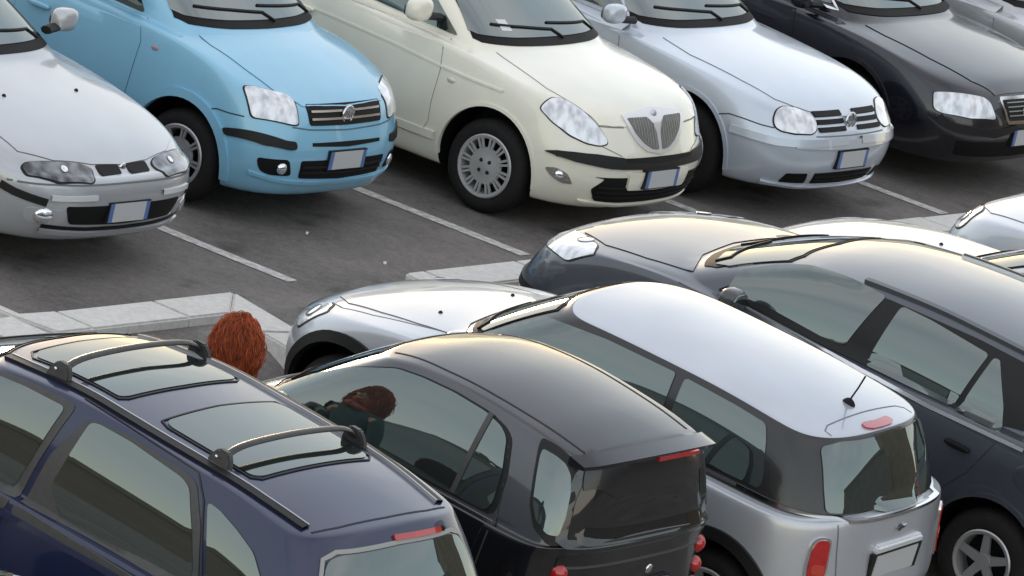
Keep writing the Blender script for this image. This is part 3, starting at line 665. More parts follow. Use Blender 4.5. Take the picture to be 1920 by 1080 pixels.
  'tailL': [(-1.223,0.605,0.875),(-1.23,0.586,0.902),(-1.25,0.519,0.902),(-1.258,0.486,0.866),(-1.258,0.497,0.832),(-1.237,0.576,0.833)],
  'tailR': [(-1.198,-0.663,0.816),(-1.196,-0.658,0.893),(-1.197,-0.658,0.86),(-1.206,-0.669,0.734),(-1.216,-0.675,0.655),(-1.216,-0.676,0.651)],
  'tline': [(-1.259,0.477,0.901),(-1.284,0.162,0.903),(-1.281,-0.258,0.886),(-1.196,-0.661,0.843)],
  'badge': [(-1.291,-0.136,0.8)],
  'mline': [(0.239,0.371,1.387),(-0.166,0.468,1.457),(-0.477,0.451,1.471),(-0.815,0.439,1.457),(-1.079,0.436,1.425)],
  'cgap': [(-0.683,0.587,1.371),(-0.77,0.638,1.247),(-0.805,0.679,1.127),(-0.833,0.761,0.952)],
  'tgap': [(-0.919,0.593,1.344),(-1.019,0.65,1.197),(-1.106,0.678,1.067),(-1.196,0.647,0.983),(-1.253,0.513,0.938)],
 },
 'suv': {
  'wr': [(-0.526,0.641,1.499),(-0.565,0.638,1.506),(-0.81,0.637,1.51),(-1.155,0.644,1.493),(-1.205,0.651,1.477),(-1.319,0.707,1.316),(-1.386,0.746,1.159),(-1.162,0.753,1.121),(-0.859,0.757,1.094),(-0.487,0.837,1.002),(-0.457,0.745,1.145),(-0.472,0.7,1.329)],
  'wf': [(0.067,0.634,1.456),(-0.112,0.64,1.476),(-0.376,0.641,1.495),(-0.369,0.684,1.377),(-0.279,0.739,1.172),(-0.251,0.755,1.09),(-0.205,0.763,1.041)],
  'bp': [(-0.376,0.641,1.495),(-0.526,0.641,1.499),(-0.493,0.84,0.992),(-0.371,0.846,0.948)],
  'wq': [(-1.356,0.655,1.466),(-1.422,0.658,1.457),(-1.568,0.67,1.418),(-1.699,0.683,1.373),(-1.822,0.7,1.31),(-1.546,0.742,1.181),(-1.419,0.692,1.363)],
  'rg': [(-1.944,0.48,1.45),(-1.945,0.421,1.47),(-1.965,0.174,1.486),(-1.945,-0.33,1.492),(-1.926,-0.541,1.44),(-1.961,-0.648,1.316),(-2.034,-0.674,1.201),(-1.997,0.517,1.37)],
  'lamp': [(-1.954,0.12,1.502),(-1.938,0.019,1.522),(-1.939,-0.206,1.514),(-1.947,-0.255,1.5),(-1.963,-0.21,1.486),(-1.965,0.096,1.49)],
  'sun1': [(0.115,0.262,1.519),(0.124,-0.038,1.524),(0.154,-0.46,1.493),(0.061,-0.592,1.491),(-0.064,-0.611,1.509),(-0.397,-0.465,1.567),(-0.432,0.025,1.597),(-0.448,0.386,1.578),(-0.269,0.4,1.564)],
  'sun2': [(-0.808,0.346,1.585),(-0.783,0.138,1.597),(-0.779,-0.144,1.597),(-0.762,-0.433,1.576),(-0.899,-0.482,1.57),(-1.318,-0.423,1.576),(-1.342,-0.002,1.598),(-1.368,0.394,1.577),(-1.085,0.389,1.581)],
  'railL': [(0.288,0.402,1.454),(0.011,0.469,1.519),(-0.316,0.505,1.556),(-0.615,0.523,1.565),(-0.938,0.53,1.564),(-1.266,0.544,1.561),(-1.524,0.52,1.55),(-1.743,0.469,1.53)],
  'railR': [(-0.204,-0.614,1.526),(-0.385,-0.608,1.544),(-0.618,-0.585,1.556),(-0.897,-0.549,1.561),(-1.111,-0.503,1.568),(-1.374,-0.484,1.566),(-1.649,-0.499,1.539),(-1.788,-0.506,1.52)],
  'barFL': [(-0.158,0.448,1.546)],
  'barFR': [(-0.223,-0.506,1.546)],
  'barRL': [(-1.199,0.455,1.574)],
  'barRR': [(-1.26,-0.408,1.578)],
  'roofgap': [(-1.824,0.516,1.514),(-1.83,0.334,1.533),(-1.825,0.036,1.546),(-1.814,-0.303,1.538),(-1.8,-0.491,1.52)],
  'dgap': [(-0.424,0.581,1.552),(-1.21,0.62,1.544),(-1.317,0.662,1.448),(-1.498,0.746,1.159)],
  'belt': [(-0.331,0.848,0.915),(-0.718,0.848,0.932),(-1.032,0.847,0.945)],
  'frame': [(-0.459,0.638,1.505),(-0.516,0.631,1.524),(-0.795,0.629,1.53),(-1.153,0.634,1.519),(-1.234,0.64,1.503),(-1.372,0.699,1.341),(-1.471,0.749,1.146)],
 },
}
# ------------------------------------------------------------------ part builders
def mir(pts): return [(p[0], -p[1], p[2]) for p in pts]
def sym(half):                     # half outline in (a, b) with a<=0 -> closed symmetric outline
    return half + [(-a, b) for a, b in half[::-1] if abs(a) > 1e-6]
def fv(c, name, pts, m, **k):
    p, n = FV(pts); return c.panel(name, p, m, n=n, **k)
def rv(c, name, pts, m, **k):
    p, n = RV(pts); return c.panel(name, p, m, n=n, **k)
def tv(c, name, pts, m, **k):
    p, n = TV(pts); return c.panel(name, p, m, n=n, **k)
def sv(c, name, pts, m, side=-1, **k):
    p, n = SV(pts, side); return c.panel(name, p, m, n=n, **k)
def gap(c, pts, n=None, w=.007, mirror=False, m=None, parent=None): return c.strip('panel_gap', pts, w, m or gap_mat(c), .0015, n, parent, mirror, thick=.002)

def frame_at(c, p, n, drop=False):
    """local frame on the body at p seen from n: origin, normal, right, up"""
    if abs(p[0]) >= 2.4: h, hn = c.hit(p, (math.copysign(1, p[0]), 0, 0))
    else: h, hn = c.hit(p, n)
    if hn.dot(Vector(n)) < 0: hn = -hn
    if drop: hn = Vector(n).normalized()
    r = Vector((0, 0, 1)).cross(hn)
    if r.length < .05: r = Vector((0, 1, 0))
    r.normalize(); u = hn.cross(r)
    return h, hn, r, u
def box_on(bm, o, r, u, n, x0, x1, y0, y1, z0, z1):
    vs = [bm.verts.new(o + r * x + u * y + n * z) for z in (z0, z1) for y in (y0, y1) for x in (x0, x1)]
    for f in ((4, 5, 7, 6), (0, 2, 3, 1), (0, 1, 5, 4), (1, 3, 7, 5), (3, 2, 6, 7), (2, 0, 4, 6)): bm.faces.new([vs[i] for i in f])
def plate(c, p, n, w=.36, h=.11, off=.012, blues=True, tilt=0.0, frame=None):
    o, hn, r, u = frame_at(c, p, n, True)
    if tilt: u = (u + hn * tilt).normalized(); hn = r.cross(u)
    bm = bmesh.new(); box_on(bm, o, r, u, hn, -w / 2 - .008, w / 2 + .008, -h / 2 - .008, h / 2 + .008, -.03, off)
    pl = bm_obj('number_plate', bm, frame or TRIM, c.root, False)
    bm = bmesh.new(); box_on(bm, o, r, u, hn, -w / 2 + .034, w / 2 - .034, -h / 2, h / 2, off - .004, off + .004)
    bm_obj('plate_face', bm, PLATE, pl, False)
    if blues:
        for s in (-1, 1):
            bm = bmesh.new(); a = s * (w / 2 - .034); b = s * w / 2
            box_on(bm, o, r, u, hn, min(a, b), max(a, b), -h / 2, h / 2, off - .004, off + .0042)
            bm_obj('blue_band', bm, PBLUE, pl, False)
    return pl
def disc_on(c, name, p, n, rad, m, off=.004, dome=.012, parent=None, sx=1.0, sy=1.0, seg=24, true=False):
    o, hn, r, u = frame_at(c, p, n, not true)
    V = [o + hn * (off + dome)]; F = []
    prof = ((.35, .9), (.7, .55), (.92, .15), (1.0, -.6))
    for k, (a, z) in enumerate(prof):
        for i in range(seg):
            t = 2 * pi * i / seg
            V.append(o + r * (rad * sx * a * cos(t)) + u * (rad * sy * a * sin(t)) + hn * (off + dome * z))
    for i in range(seg): F.append((0, 1 + i, 1 + (i + 1) % seg))
    for k in range(len(prof) - 1):
        for i in range(seg):
            a = 1 + k * seg; j = (i + 1) % seg
            F.append((a + i, a + seg + i, a + seg + j, a + j))
    return link(name, mesh_from(V, F), m, parent or c.root, True, 50)
def ring_on(c, name, p, n, rad, tube, m, off=.008, parent=None, sx=1.0, sy=1.0, seg=32):
    o, hn, r, u = frame_at(c, p, n, True); V = []; F = []
    for i in range(seg):
        t = 2 * pi * i / seg; d = r * (cos(t) * sx) + u * (sin(t) * sy); q = o + d * rad + hn * off
        for k in range(6):
            a = 2 * pi * k / 6; V.append(q + d * (tube * cos(a)) + hn * (tube * sin(a)))
    for i in range(seg):
        for k in range(6):
            j = (i + 1) % seg; l = (k + 1) % 6
            F.append((i * 6 + k, j * 6 + k, j * 6 + l, i * 6 + l))
    return link(name, mesh_from(V, F), m, parent or c.root)
def bars_on(c, name, p, n, segs, m, off=.008, wid=.006, parent=None):
    o, hn, r, u = frame_at(c, p, n, True); bm = bmesh.new()
    for (x0, y0, x1, y1) in segs:
        a = o + r * x0 + u * y0; b = o + r * x1 + u * y1; t = (b - a).normalized(); s = hn.cross(t)
        box_on(bm, a, t, s, hn, 0, (b - a).length, -wid, wid, off - .006, off + .005)
    return bm_obj(name, bm, m, parent or c.root, False)
def tube(name, pts, rad, m, parent=None, sx=1.0, seg=8, closed=False, radii=None, cap=True):
    P = [Vector(p) for p in pts]; V = []; F = []; L = len(P)
    for i, p in enumerate(P):
        t = (P[min(i + 1, L - 1)] - P[max(i - 1, 0)]).normalized()
        s = t.cross(Vector((0, 0, 1)))
        if s.length < .05: s = Vector((1, 0, 0))
        s.normalize(); u = s.cross(t); rr = radii[i] if radii else rad
        for k in range(seg):
            a = 2 * pi * k / seg; V.append(p + s * (rr * sx * cos(a)) + u * (rr * sin(a)))
    for i in range(L - 1):
        for k in range(seg):
            l = (k + 1) % seg; F.append((i * seg + k, i * seg + l, (i + 1) * seg + l, (i + 1) * seg + k))
    if cap: F.append(tuple(range(seg))[::-1]); F.append(tuple(range((L - 1) * seg, L * seg)))
    return link(name, mesh_from(V, F), m, parent, True, 50)
def blob(name, ctr, size, m, parent, e=2.6, rot=None, seg=20, rings=12):
    """superellipsoid shell"""
    V = []; F = []
    def sp(v, k): return math.copysign(abs(v) ** k, v)
    k = 2 / e
    for i in range(rings + 1):
        a = -pi / 2 + pi * i / rings
        for j in range(seg):
            b = 2 * pi * j / seg
            v = Vector((size[0] * sp(cos(a), k) * sp(cos(b), k), size[1] * sp(cos(a), k) * sp(sin(b), k), size[2] * sp(sin(a), k)))
            if rot: v = rot @ v
            V.append(Vector(ctr) + v)
    for i in range(rings):
        for j in range(seg):
            l = (j + 1) % seg; F.append((i * seg + j, i * seg + l, (i + 1) * seg + l, (i + 1) * seg + j))
    return link(name, mesh_from(V, F), m, parent)
def door_mirror(c, p, side, m, size=(.055, .095, .07), glass_back=True):
    ctr = Vector(p)
    o = blob('door_mirror', ctr, size, m, c.root, 3.0)
    tube('mirror_arm', [ctr + Vector((0, -side * size[1] * .6, -size[2] * .6)), ctr + Vector((.03, -side * (size[1] + .10), -size[2] * .7))], .026, TRIM, o, 1.4)
    blob('mirror_glass', ctr + Vector((-size[0] * .88, 0, 0)), (.012, size[1] * .86, size[2] * .82), GLASS, o, 3)
    return o
def windscreen(c, half, wip=True, surround=.010, park=1, wide=1.04):
    """half: outline in the front view, from bottom centre outward, up the A pillar and back to top centre (y<=0)"""
    half = [(y * wide, z + (.016 if z < half[0][1] + .015 else 0)) for y, z in half]
    f = sym(half)
    cx = sum(z for y, z in half) / len(half)
    big = sym([(y - (surround if y < -.02 else 0), z + (-.035 if z < cx else surround * .6)) for y, z in half])
    s = fv(c, 'windscreen_surround', big, COWL, off=.005, rim=.012, grid=.035)
    g = fv(c, 'windscreen', f, WGLASS, off=.009, rim=.004, grid=.04)
    zb = half[0][1]
    if wip:
        wz = [(-.52, zb + .055), (-.25, zb + .045), (.03, zb + .03), (.10, zb - .01)]
        c.strip('wiper', [(2.5, y * park, z) for y, z in wz], .014, BLACK, .018, (1, 0, 0), g, thick=0)
        wz = [(.02, zb + .06), (.25, zb + .05), (.5, zb + .04), (.56, zb - .0)]
        c.strip('wiper', [(2.5, y * park, z) for y, z in wz], .014, BLACK, .018, (1, 0, 0), g, thick=0)
    return g
def s_near(c, q):
    h = c.bvh.find_nearest(Vector(q)); return h[0], h[1]
def headlight(c, pts, border=.012, m=None, bowls=(), mirror=True, amber=None):
    for s in ((1, -1) if mirror else (1,)):
        P = pts if s == 1 else mir(pts)
        ctr = sum((Vector(p) for p in P), Vector()) / len(P)
        big = [tuple(ctr + (Vector(p) - ctr) * (1 + border / max(.05, (Vector(p) - ctr).length))) for p in P]
        b = c.panel('headlight', big, TRIM, .003, .01, rnd=.03, grid=.03)
        c.panel('lens', P, m or LAMP, .008, .008, parent=b, rnd=.03, grid=.02)
        ua = min(P, key=lambda p: abs(p[1])); ub = max(P, key=lambda p: abs(p[1])); uv = Vector(ua) - Vector(ub); uv.z = 0
        for (f1, f2, r) in bowls:
            q = ctr + uv * ((f1 - .5) * .9) + Vector((0, 0, f2))
            h, hn = s_near(c, q)
            disc_on(c, 'lamp_bowl', h, hn, r, LAMP2, .010, .006, b, true=True)
            ring_on(c, 'lamp_ring', h, hn, r, .0025, mat('lamp_ring_grey', (.22, .22, .23), .4, .3), .010, b)
        if amber: c.panel('indicator', amber if s == 1 else mir(amber), AMBER, .009, .006, parent=b, rnd=.01, grid=.03)
def side_glass(c, wins, frame=None, m=None):
    for sd in (-1, 1):
        if frame: sv(c, 'window_frame', frame, TRIM, sd, off=.004, rim=.008, rnd=.05, grid=.07)
        for wv in wins: sv(c, 'side_window', wv, m or GLASS, sd, off=.007, rim=.006, rnd=.04, grid=.06)
def arch_lip(c, m, wid=.03, off=.012, ra=None, a0=-8, a1=188, name='wheel_arch'):
    s = c.spec; ra = (ra or s.get('arch', s['r'] + .055)) + wid * .45
    zc = s['r'] + s.get('archz', .02)
    for x in s['axles']:
        for sd in (-1, 1):
            pts = [(x + ra * cos(radians(a)), sd, zc + ra * sin(radians(a))) for a in range(a0, a1 + 1, 7)]
            c.strip(name, pts, wid, m, off, (0, sd, 0), thick=.02)
def doors(c, outline, handle=None, m=None, hm=None):
    for sd in (-1, 1):
        pm = m or c.body.data.materials[0]
        g = sv(c, 'door', outline, pm, sd, off=.004, rim=.004, grid=.08)
        c.strip('panel_gap', [(x, sd, z) for x, z in outline], .006, gap_mat(c), .003, (0, sd, 0), g, closed=True, thick=.001)
        if handle:
            o, hn, r, u = frame_at(c, (handle[0], sd, handle[1]), (0, sd, 0), True)
            blob('handle', o + hn * .02, (.085, .018, .018), hm or pm, g, 3)

CAR = {}
def mk(key, name, spec, mats, label, group, style='spoke', nsp=7, wm=None):
    c = Car(key, name, SPEC[spec], POSES[key], mats, label, 'car', group); CAR[key] = c
    wheels(c, style, nsp, wm); return c
FAR = 'cars parked in the far row facing the camera'; NEAR = 'cars parked in the near row facing away'

# ------------------------------------------------------------------ setting
def asphalt():
    m = bpy.data.materials.new('asphalt'); m.use_nodes = True; t = m.node_tree; b = t.nodes['Principled BSDF']
    tc = t.nodes.new('ShaderNodeTexCoord')
    def nz(s, d, r=.6):
        n = t.nodes.new('ShaderNodeTexNoise'); n.inputs['Scale'].default_value = s; n.inputs['Detail'].default_value = d; n.inputs['Roughness'].default_value = r
        t.links.new(tc.outputs['Object'], n.inputs['Vector']); return n
    big = nz(.9, 5); mid = nz(14, 8, .75); fine = nz(48, 8, .9)
    cr = t.nodes.new('ShaderNodeValToRGB'); cr.color_ramp.elements[0].position = .40; cr.color_ramp.elements[0].color = (.070, .062, .056, 1)
    cr.color_ramp.elements[1].position = .62; cr.color_ramp.elements[1].color = (.255, .228, .206, 1)
    a = t.nodes.new('ShaderNodeMath'); a.operation = 'MULTIPLY_ADD'; a.inputs[1].default_value = .3
    a2 = t.nodes.new('ShaderNodeMath'); a2.operation = 'MULTIPLY_ADD'; a2.inputs[1].default_value = .45; a2.inputs[2].default_value = 0
    a3 = t.nodes.new('ShaderNodeMath'); a3.operation = 'MULTIPLY_ADD'; a3.inputs[1].default_value = .25
    t.links.new(fine.outputs[0], a2.inputs[0]); t.links.new(mid.outputs[0], a3.inputs[0]); t.links.new(a2.outputs[0], a3.inputs[2])
    t.links.new(big.outputs[0], a.inputs[0]); t.links.new(a3.outputs[0], a.inputs[2]); t.links.new(a.outputs[0], cr.inputs[0])
    # oil drips
    oil = nz(1.7, 3, .5); om = t.nodes.new('ShaderNodeMapRange'); om.inputs[1].default_value = .62; om.inputs[2].default_value = .72; om.inputs[3].default_value = 1; om.inputs[4].default_value = .45
    t.links.new(oil.outputs[0], om.inputs[0])
    mx = t.nodes.new('ShaderNodeVectorMath'); mx.operation = 'SCALE'; t.links.new(cr.outputs[0], mx.inputs[0]); t.links.new(om.outputs[0], mx.inputs['Scale'])
    t.links.new(mx.outputs[0], b.inputs['Base Color']); b.inputs['Roughness'].default_value = .85
    bp = t.nodes.new('ShaderNodeBump'); bp.inputs['Strength'].default_value = .5; bp.inputs['Distance'].default_value = .006
    t.links.new(fine.outputs[0], bp.inputs['Height']); t.links.new(bp.outputs[0], b.inputs['Normal'])
    return m
ASPH = asphalt()
KO = Vector((-2.58, 34.24)); KD = Vector((.549, .836)); KN = Vector((.836, -.549))      # kerb line: origin, direction, towards the near row
def kp(t, n=0.0): v = KO + KD * t + KN * n; return v
# far lot: level sheet from the kerb line to the horizon; near lot: sheet rising to the kerb
a = kp(-600); b_ = kp(900); far_n = -1500
me = mesh_from([(a.x, a.y, 0), (b_.x, b_.y, 0), (*kp(900, far_n), 0), (*kp(-600, far_n), 0)], [(0, 1, 2, 3)])
tag(link('ground', me, ASPH, None, False), kind='structure')
V = []; F = []
ts = [-600, -40, -20] + [x * 1.0 for x in range(-14, 26)] + [45, 900]; ns_ = [0.0, .25, .45, .7, .95, 1.2, 1.45, 2, 4, 6, 8, 12, 20, 40, 60, 800]
for t_ in ts:
    for n_ in ns_:
        p = kp(t_, n_); q = kp(max(-16, min(26, t_)), min(n_, 14))
        f_ = max(0, min(1, (n_ - .45) / 1.0)); f_ = f_ * f_ * (3 - 2 * f_); V.append((p.x, p.y, near_z(q.x, q.y) * f_ + (.06 * (1 - f_) if n_ > .1 else 0)))
for i in range(len(ts) - 1):
    for j in range(len(ns_) - 1):
        k = i * len(ns_) + j; F.append((k, k + 1, k + len(ns_) + 1, k + len(ns_)))
tag(link('near_lot', mesh_from(V, F), ASPH, None, False), kind='structure')

LINE = mat('road_paint', (.50, .475, .445), .7, noise=.35, nscale=22)
ends = [((-2.094, 37.331), (-1.259, 36.831)), ((-1.105, 39.556), (.033, 38.825)), ((.877, 41.168), (1.425, 40.869)), ((2.18, 43.208), (2.72, 42.80))]
for i, (p, q) in enumerate(ends):
    p = Vector(p); q = Vector(q); dv = Vector((.853, -.522)); p = q - dv * 5.2; s = Vector((-dv.y, dv.x)) * .052
    n = 26; V = []; F = []
    rnd_ = random.Random(i)
    for k in range(n + 1):
        c_ = p.lerp(q, k / n); w1 = 1 + rnd_.uniform(-.1, .1); w2 = 1 + rnd_.uniform(-.1, .1)
        V += [(c_.x + s.x * w1, c_.y + s.y * w1, .004), (c_.x - s.x * w2, c_.y - s.y * w2, .004)]
    for k in range(n): F.append((2 * k, 2 * k + 2, 2 * k + 3, 2 * k + 1))
    tag(link('parking_line', mesh_from(V, F), LINE, None, False), kind='structure')

STONE = mat('kerb_stone', (.60, .575, .535), .85, noise=.10, nscale=30, bump=.35, bscale=60)
kerb = empty('kerb', (*kp(0), 0)); tag(kerb, kind='structure')
def stone(poly, z1=.12, z0=-.25):
    bm = bmesh.new()
    lo = [bm.verts.new((x, y, z0)) for x, y in poly]; hi = [bm.verts.new((x, y, z1)) for x, y in poly]
    bm.faces.new(hi); L = len(poly)
    for i in range(L): bm.faces.new((lo[i], lo[(i + 1) % L], hi[(i + 1) % L], hi[i]))
    bmesh.ops.recalc_face_normals(bm, faces=bm.faces[:])
    te = [e for e in bm.edges if e.verts[0] in hi and e.verts[1] in hi]
    bmesh.ops.bevel(bm, geom=te, offset=.012, segments=2, affect='EDGES')
    o = bm_obj('kerb_stone', bm, STONE, None, False)
    o.parent = kerb; o.matrix_parent_inverse = Matrix.Translation((-kp(0).x, -kp(0).y, 0))
KW = .29; J = .0035
def run(t0, t1, step=.95):
    n = max(1, round((t1 - t0) / step)); d_ = (t1 - t0) / n
    for i in range(n):
        dz = random.Random(i + int(t0 * 10)).uniform(-.004, .004)
        stone([kp(t0 + i * d_ + J), kp(t0 + (i + 1) * d_ - J), kp(t0 + (i + 1) * d_ - J, KW), kp(t0 + i * d_ + J, KW)], .12 + dz)
run(.3, 1.15); run(3.72, 13.0)
stone([kp(.3 - J), kp(.3 - J, KW), kp(0, KW), kp(-.06, 0), kp(-.06, -.5), kp(.02, -.5), kp(.02, -.02)])     # corner stone with its short return
run(-6.0, -.07)
# mitred end of the left island
e1 = Vector((.645, -.764)); s1 = Vector((-.764, -.645)); c0 = kp(1.9)
stone([kp(1.15 + J), kp(1.9 - J), kp(1.511 - J, KW), kp(1.15 + J, KW)])
stone([c0 + e1 * J, c0 + e1 * .7, c0 + e1 * .7 + s1 * KW, kp(1.511, KW)], .118)
for i in range(2):
    a_ = .7 + J + i * .62; b2 = .7 + (i + 1) * .62 - J
    stone([c0 + e1 * a_, c0 + e1 * b2, c0 + e1 * b2 + s1 * KW, c0 + e1 * a_ + s1 * KW], .115)
stone([kp(3.52, .03), kp(3.56), kp(3.72 - J), kp(3.72 - J, KW), kp(3.54, KW), kp(3.5, .2)])
for i in range(3): stone([kp(3.52, KW + J + i * .6), kp(3.52 + KW, KW + J + i * .6), kp(3.52 + KW, KW + (i + 1) * .6), kp(3.52, KW + (i + 1) * .6)], .115)

# scraps of paper on the asphalt
PAPER = mat('paper_scrap', (.7, .69, .66), .8)
for i, (x, y, s_) in enumerate(((-1.279, 38.035, .010), (-0.775, 37.760, .012))):
    bm = bmesh.new()
    vs_ = [bm.verts.new((x + s_ * cos(a) * k, y + s_ * 1.3 * sin(a) * k, .004 + z)) for a, k, z in ((.2, 1, .012), (1.5, .8, .0), (2.7, 1.1, .010), (4.0, .9, .002), (5.2, 1, .0))]
    ce = bm.verts.new((x, y, .022))
    for k in range(5): bm.faces.new((vs_[k], vs_[(k + 1) % 5], ce))
    o = bm_obj('paper_scrap', bm, PAPER, None, False)
    tag(o, ('tiny white paper scrap on the asphalt in front of the light blue car', 'tiny white paper scrap on the asphalt near the kerb gap')[i], 'litter', 'paper scraps on the asphalt')

# rendered wall added out of view behind the far row to block low sun
WALLM = mat('wall_render', (.24, .21, .18), .85, noise=.2, nscale=2)
a_ = kp(-12, -9.6); b_2 = kp(30, -9.6); dv = KD * 1.0
bm = bmesh.new()
box_on(bm, Vector((a_.x, a_.y, 0)), Vector((KD.x, KD.y, 0)), Vector((KN.x, KN.y, 0)), Vector((0, 0, 1)), 0, 42, -.125, .125, -.3, 1.55)
wl = bm_obj('sun_block_wall', bm, WALLM, None, False); tag(wl, 'low rendered wall added out of view behind the far row to block the low sun', 'wall')
bm = bmesh.new()
box_on(bm, Vector((a_.x, a_.y, 0)), Vector((KD.x, KD.y, 0)), Vector((KN.x, KN.y, 0)), Vector((0, 0, 1)), 0, 42, -.17, .17, 1.553, 1.63)
bm_obj('coping', bm, STONE, wl, False)
# ------------------------------------------------------------------ far row
X1 = (1, 0, 0)
def bonnet(c, half, m=None, mk_gap=True):
    """half: plan outline (x, y) of the right half from the rear centre round to the front centre"""
    pts = half + [(x, -y) for x, y in half[::-1] if abs(y) > 1e-6]
    b = tv(c, 'bonnet', pts, m or c.body.data.materials[0], off=.005, rim=.004, grid=.06)
    if mk_gap: c.strip('panel_gap', [(x, y, 2) for x, y in pts], .004, gap_mat(c), .003, (0, 0, 1), b, closed=True, thick=.001)
    return b
def rear_basic(c, zg0, zg1, wg, xl, lamp):
    """rear window, tail lights and plate of a car seen from the front"""
    rv(c, 'rear_window', sym([(-wg, zg0), (-wg + .06, zg1)]), GLASS, off=.007, rnd=.06, grid=.08)
    for s in (-1, 1): rv(c, 'tail_light', [(s * (lamp[0]), lamp[2]), (s * lamp[1], lamp[2]), (s * lamp[1], lamp[3]), (s * lamp[0], lamp[3])], RED, off=.007, rnd=.02, grid=.06)
    plate(c, (-2.5, 0, lamp[2] - .08), (-1, 0, 0), .52, .11)

# ---- silver car at the left edge
P_SIL = paint('silver', (.46, .465, .48), .4, .34)
c = mk('bravo', 'parked_car', 'bravo', [P_SIL, P_SIL, P_SIL], 'silver car at the left edge with slim dark headlights and two small grille slots', FAR)
T = TR['bravo']
bonnet(c, [(.94, 0), (.92, -.45), (.86, -.66), (1.1, -.70), (1.45, -.72), (1.68, -.70), (1.80, -.52), (1.87, -.25), (1.89, 0)])
windscreen(c, [(0, .985), (-.40, .985), (-.62, 1.0), (-.66, 1.03), (-.50, 1.32), (-.40, 1.345), (0, 1.36)])
headlight(c, T['hl'], bowls=((.62, 0, .026),), m=lens_mat('smoked_lens', (.025, .025, .028), (.22, .22, .235), 14.0, .4))
for y0, y1 in ((-.23, -.035), (.035, .23)):
    fv(c, 'grille_slot', [(y0, .655), (y1, .655), (y1, .615), (y0, .612)], MESH, off=.004, rnd=.012, grid=.04)
disc_on(c, 'badge', (2.5, 0, .64), X1, .028, CHROME, .004, .006)
for s in (-1, 1):
    c.strip('bumper_strip', [(p[0], p[1] * -s, p[2]) for p in T['strip']], .045, TRIM, .008, thick=.01)
    c.strip('bumper_strip', [(2.5, s * .30, .505), (2.5, s * .62, .50)], .03, mat('painted_glint', (.7, .7, .7), .3, .2, coat=.5), .012, X1, thick=.01)  # second, pale strip paints in the bright reflection along the intake edge
    fv(c, 'fog_light_recess', [(s * .50, .335), (s * .72, .345), (s * .74, .435), (s * .50, .43)], mat('paint_silver_recess', (.50, .50, .52), .4, .4, coat=.8), off=.004, rnd=.05, grid=.04)  # recess in its own silver, slightly lighter than the body paint
    disc_on(c, 'fog_light', (2.5, s * .63, .39), (1, s * .5, 0), .05, LAMP2, .008, .012, sx=1.2)
fv(c, 'lower_intake', sym([(-.52, .455), (-.46, .345), (0, .33)]), MESH, off=.004, rnd=.03, grid=.05)
c.strip('lower_lip', [(2.5, -.62, .30), (2.5, -.3, .285), (2.5, 0, .28), (2.5, .3, .285), (2.5, .62, .30)], .03, c.body.data.materials[0], .02, X1, thick=.02)
c.strip('lower_gap', [(2.5, -.62, .325), (2.5, -.3, .31), (2.5, 0, .305), (2.5, .3, .31), (2.5, .62, .325)], .022, MESH, .006, X1, thick=.01)
gap(c, [(2.5, -.85, .56), (2.5, -.6, .575), (2.5, 0, .578), (2.5, .6, .575), (2.5, .85, .56)], X1, .012)
plate(c, (2.5, 0, .41), X1)
for y in (-.33, .33): disc_on(c, 'washer_jet', (1.22, y, 2), (0, 0, 1), .014, BLACK, .006, .012)
door_mirror(c, (.60, .90, 1.08), 1, P_SIL); door_mirror(c, (.60, -.90, 1.08), -1, P_SIL)
side_glass(c, [[(.55, .99), (-.35, 1.03), (-.35, 1.32), (.0, 1.31), (.25, 1.22)], [(-.42, 1.03), (-1.2, 1.07), (-1.05, 1.27), (-.42, 1.32)]])
doors(c, [(.62, .95), (.66, .75), (.64, .45), (.55, .34), (-.75, .36), (-.85, .6), (-.82, .98)], (-.55, .80))
rear_basic(c, 1.10, 1.30, .50, 0, (.55, .80, .72, .92)); arch_lip(c, P_SIL, .025, .008)

# ---- light blue small car
P_BLU = paint('light_blue', (.235, .50, .675), .1, .35)
c = mk('panda', 'parked_car', 'panda', [P_BLU, P_BLU, P_BLU], 'light blue small hatchback with square headlights between silver and cream cars', FAR, 'cap', 8)
T = TR['panda']
bonnet(c, [(1.05, 0), (1.03, -.35), (.94, -.61), (1.05, -.62), (1.3, -.585), (1.52, -.53), (1.60, -.45), (1.645, -.40), (1.665, -.2), (1.675, 0)])
windscreen(c, [(0, 1.05), (-.33, 1.052), (-.59, 1.058), (-.625, 1.09), (-.50, 1.40), (-.42, 1.43), (0, 1.45)])
hl = [(1.413, -.715, .825), (1.43, -.677, .833), (1.56, -.47, .812), (1.597, -.445, .785), (1.677, -.45, .655), (1.65, -.50, .65), (1.50, -.70, .655)]
headlight(c, hl, bowls=())
fv(c, 'grille', sym([(-.375, .77), (-.36, .655), (0, .65)]) , MESH, off=.005, rnd=.02, grid=.04)
BRZ = mat('grille_bar', (.50, .42, .36), .25, .8)
for z in (.732, .69): c.strip('grille_bar', [(2.5, -.345, z), (2.5, 0, z - .002), (2.5, .345, z)], .014, BRZ, .012, X1, thick=.004)
bd = disc_on(c, 'badge', (2.5, 0, .712), X1, .052, mat('badge_face', (.35, .33, .34), .3, .6), .010, .012)
ring_on(c, 'badge_ring', (2.5, 0, .712), X1, .052, .008, CHROME, .014, bd)
bars_on(c, 'badge_bars', (2.5, 0, .712), X1, [(x, -.026, x + .004, .026) for x in (-.03, -.011, .008, .027)], CHROME, .022, .0035, bd)
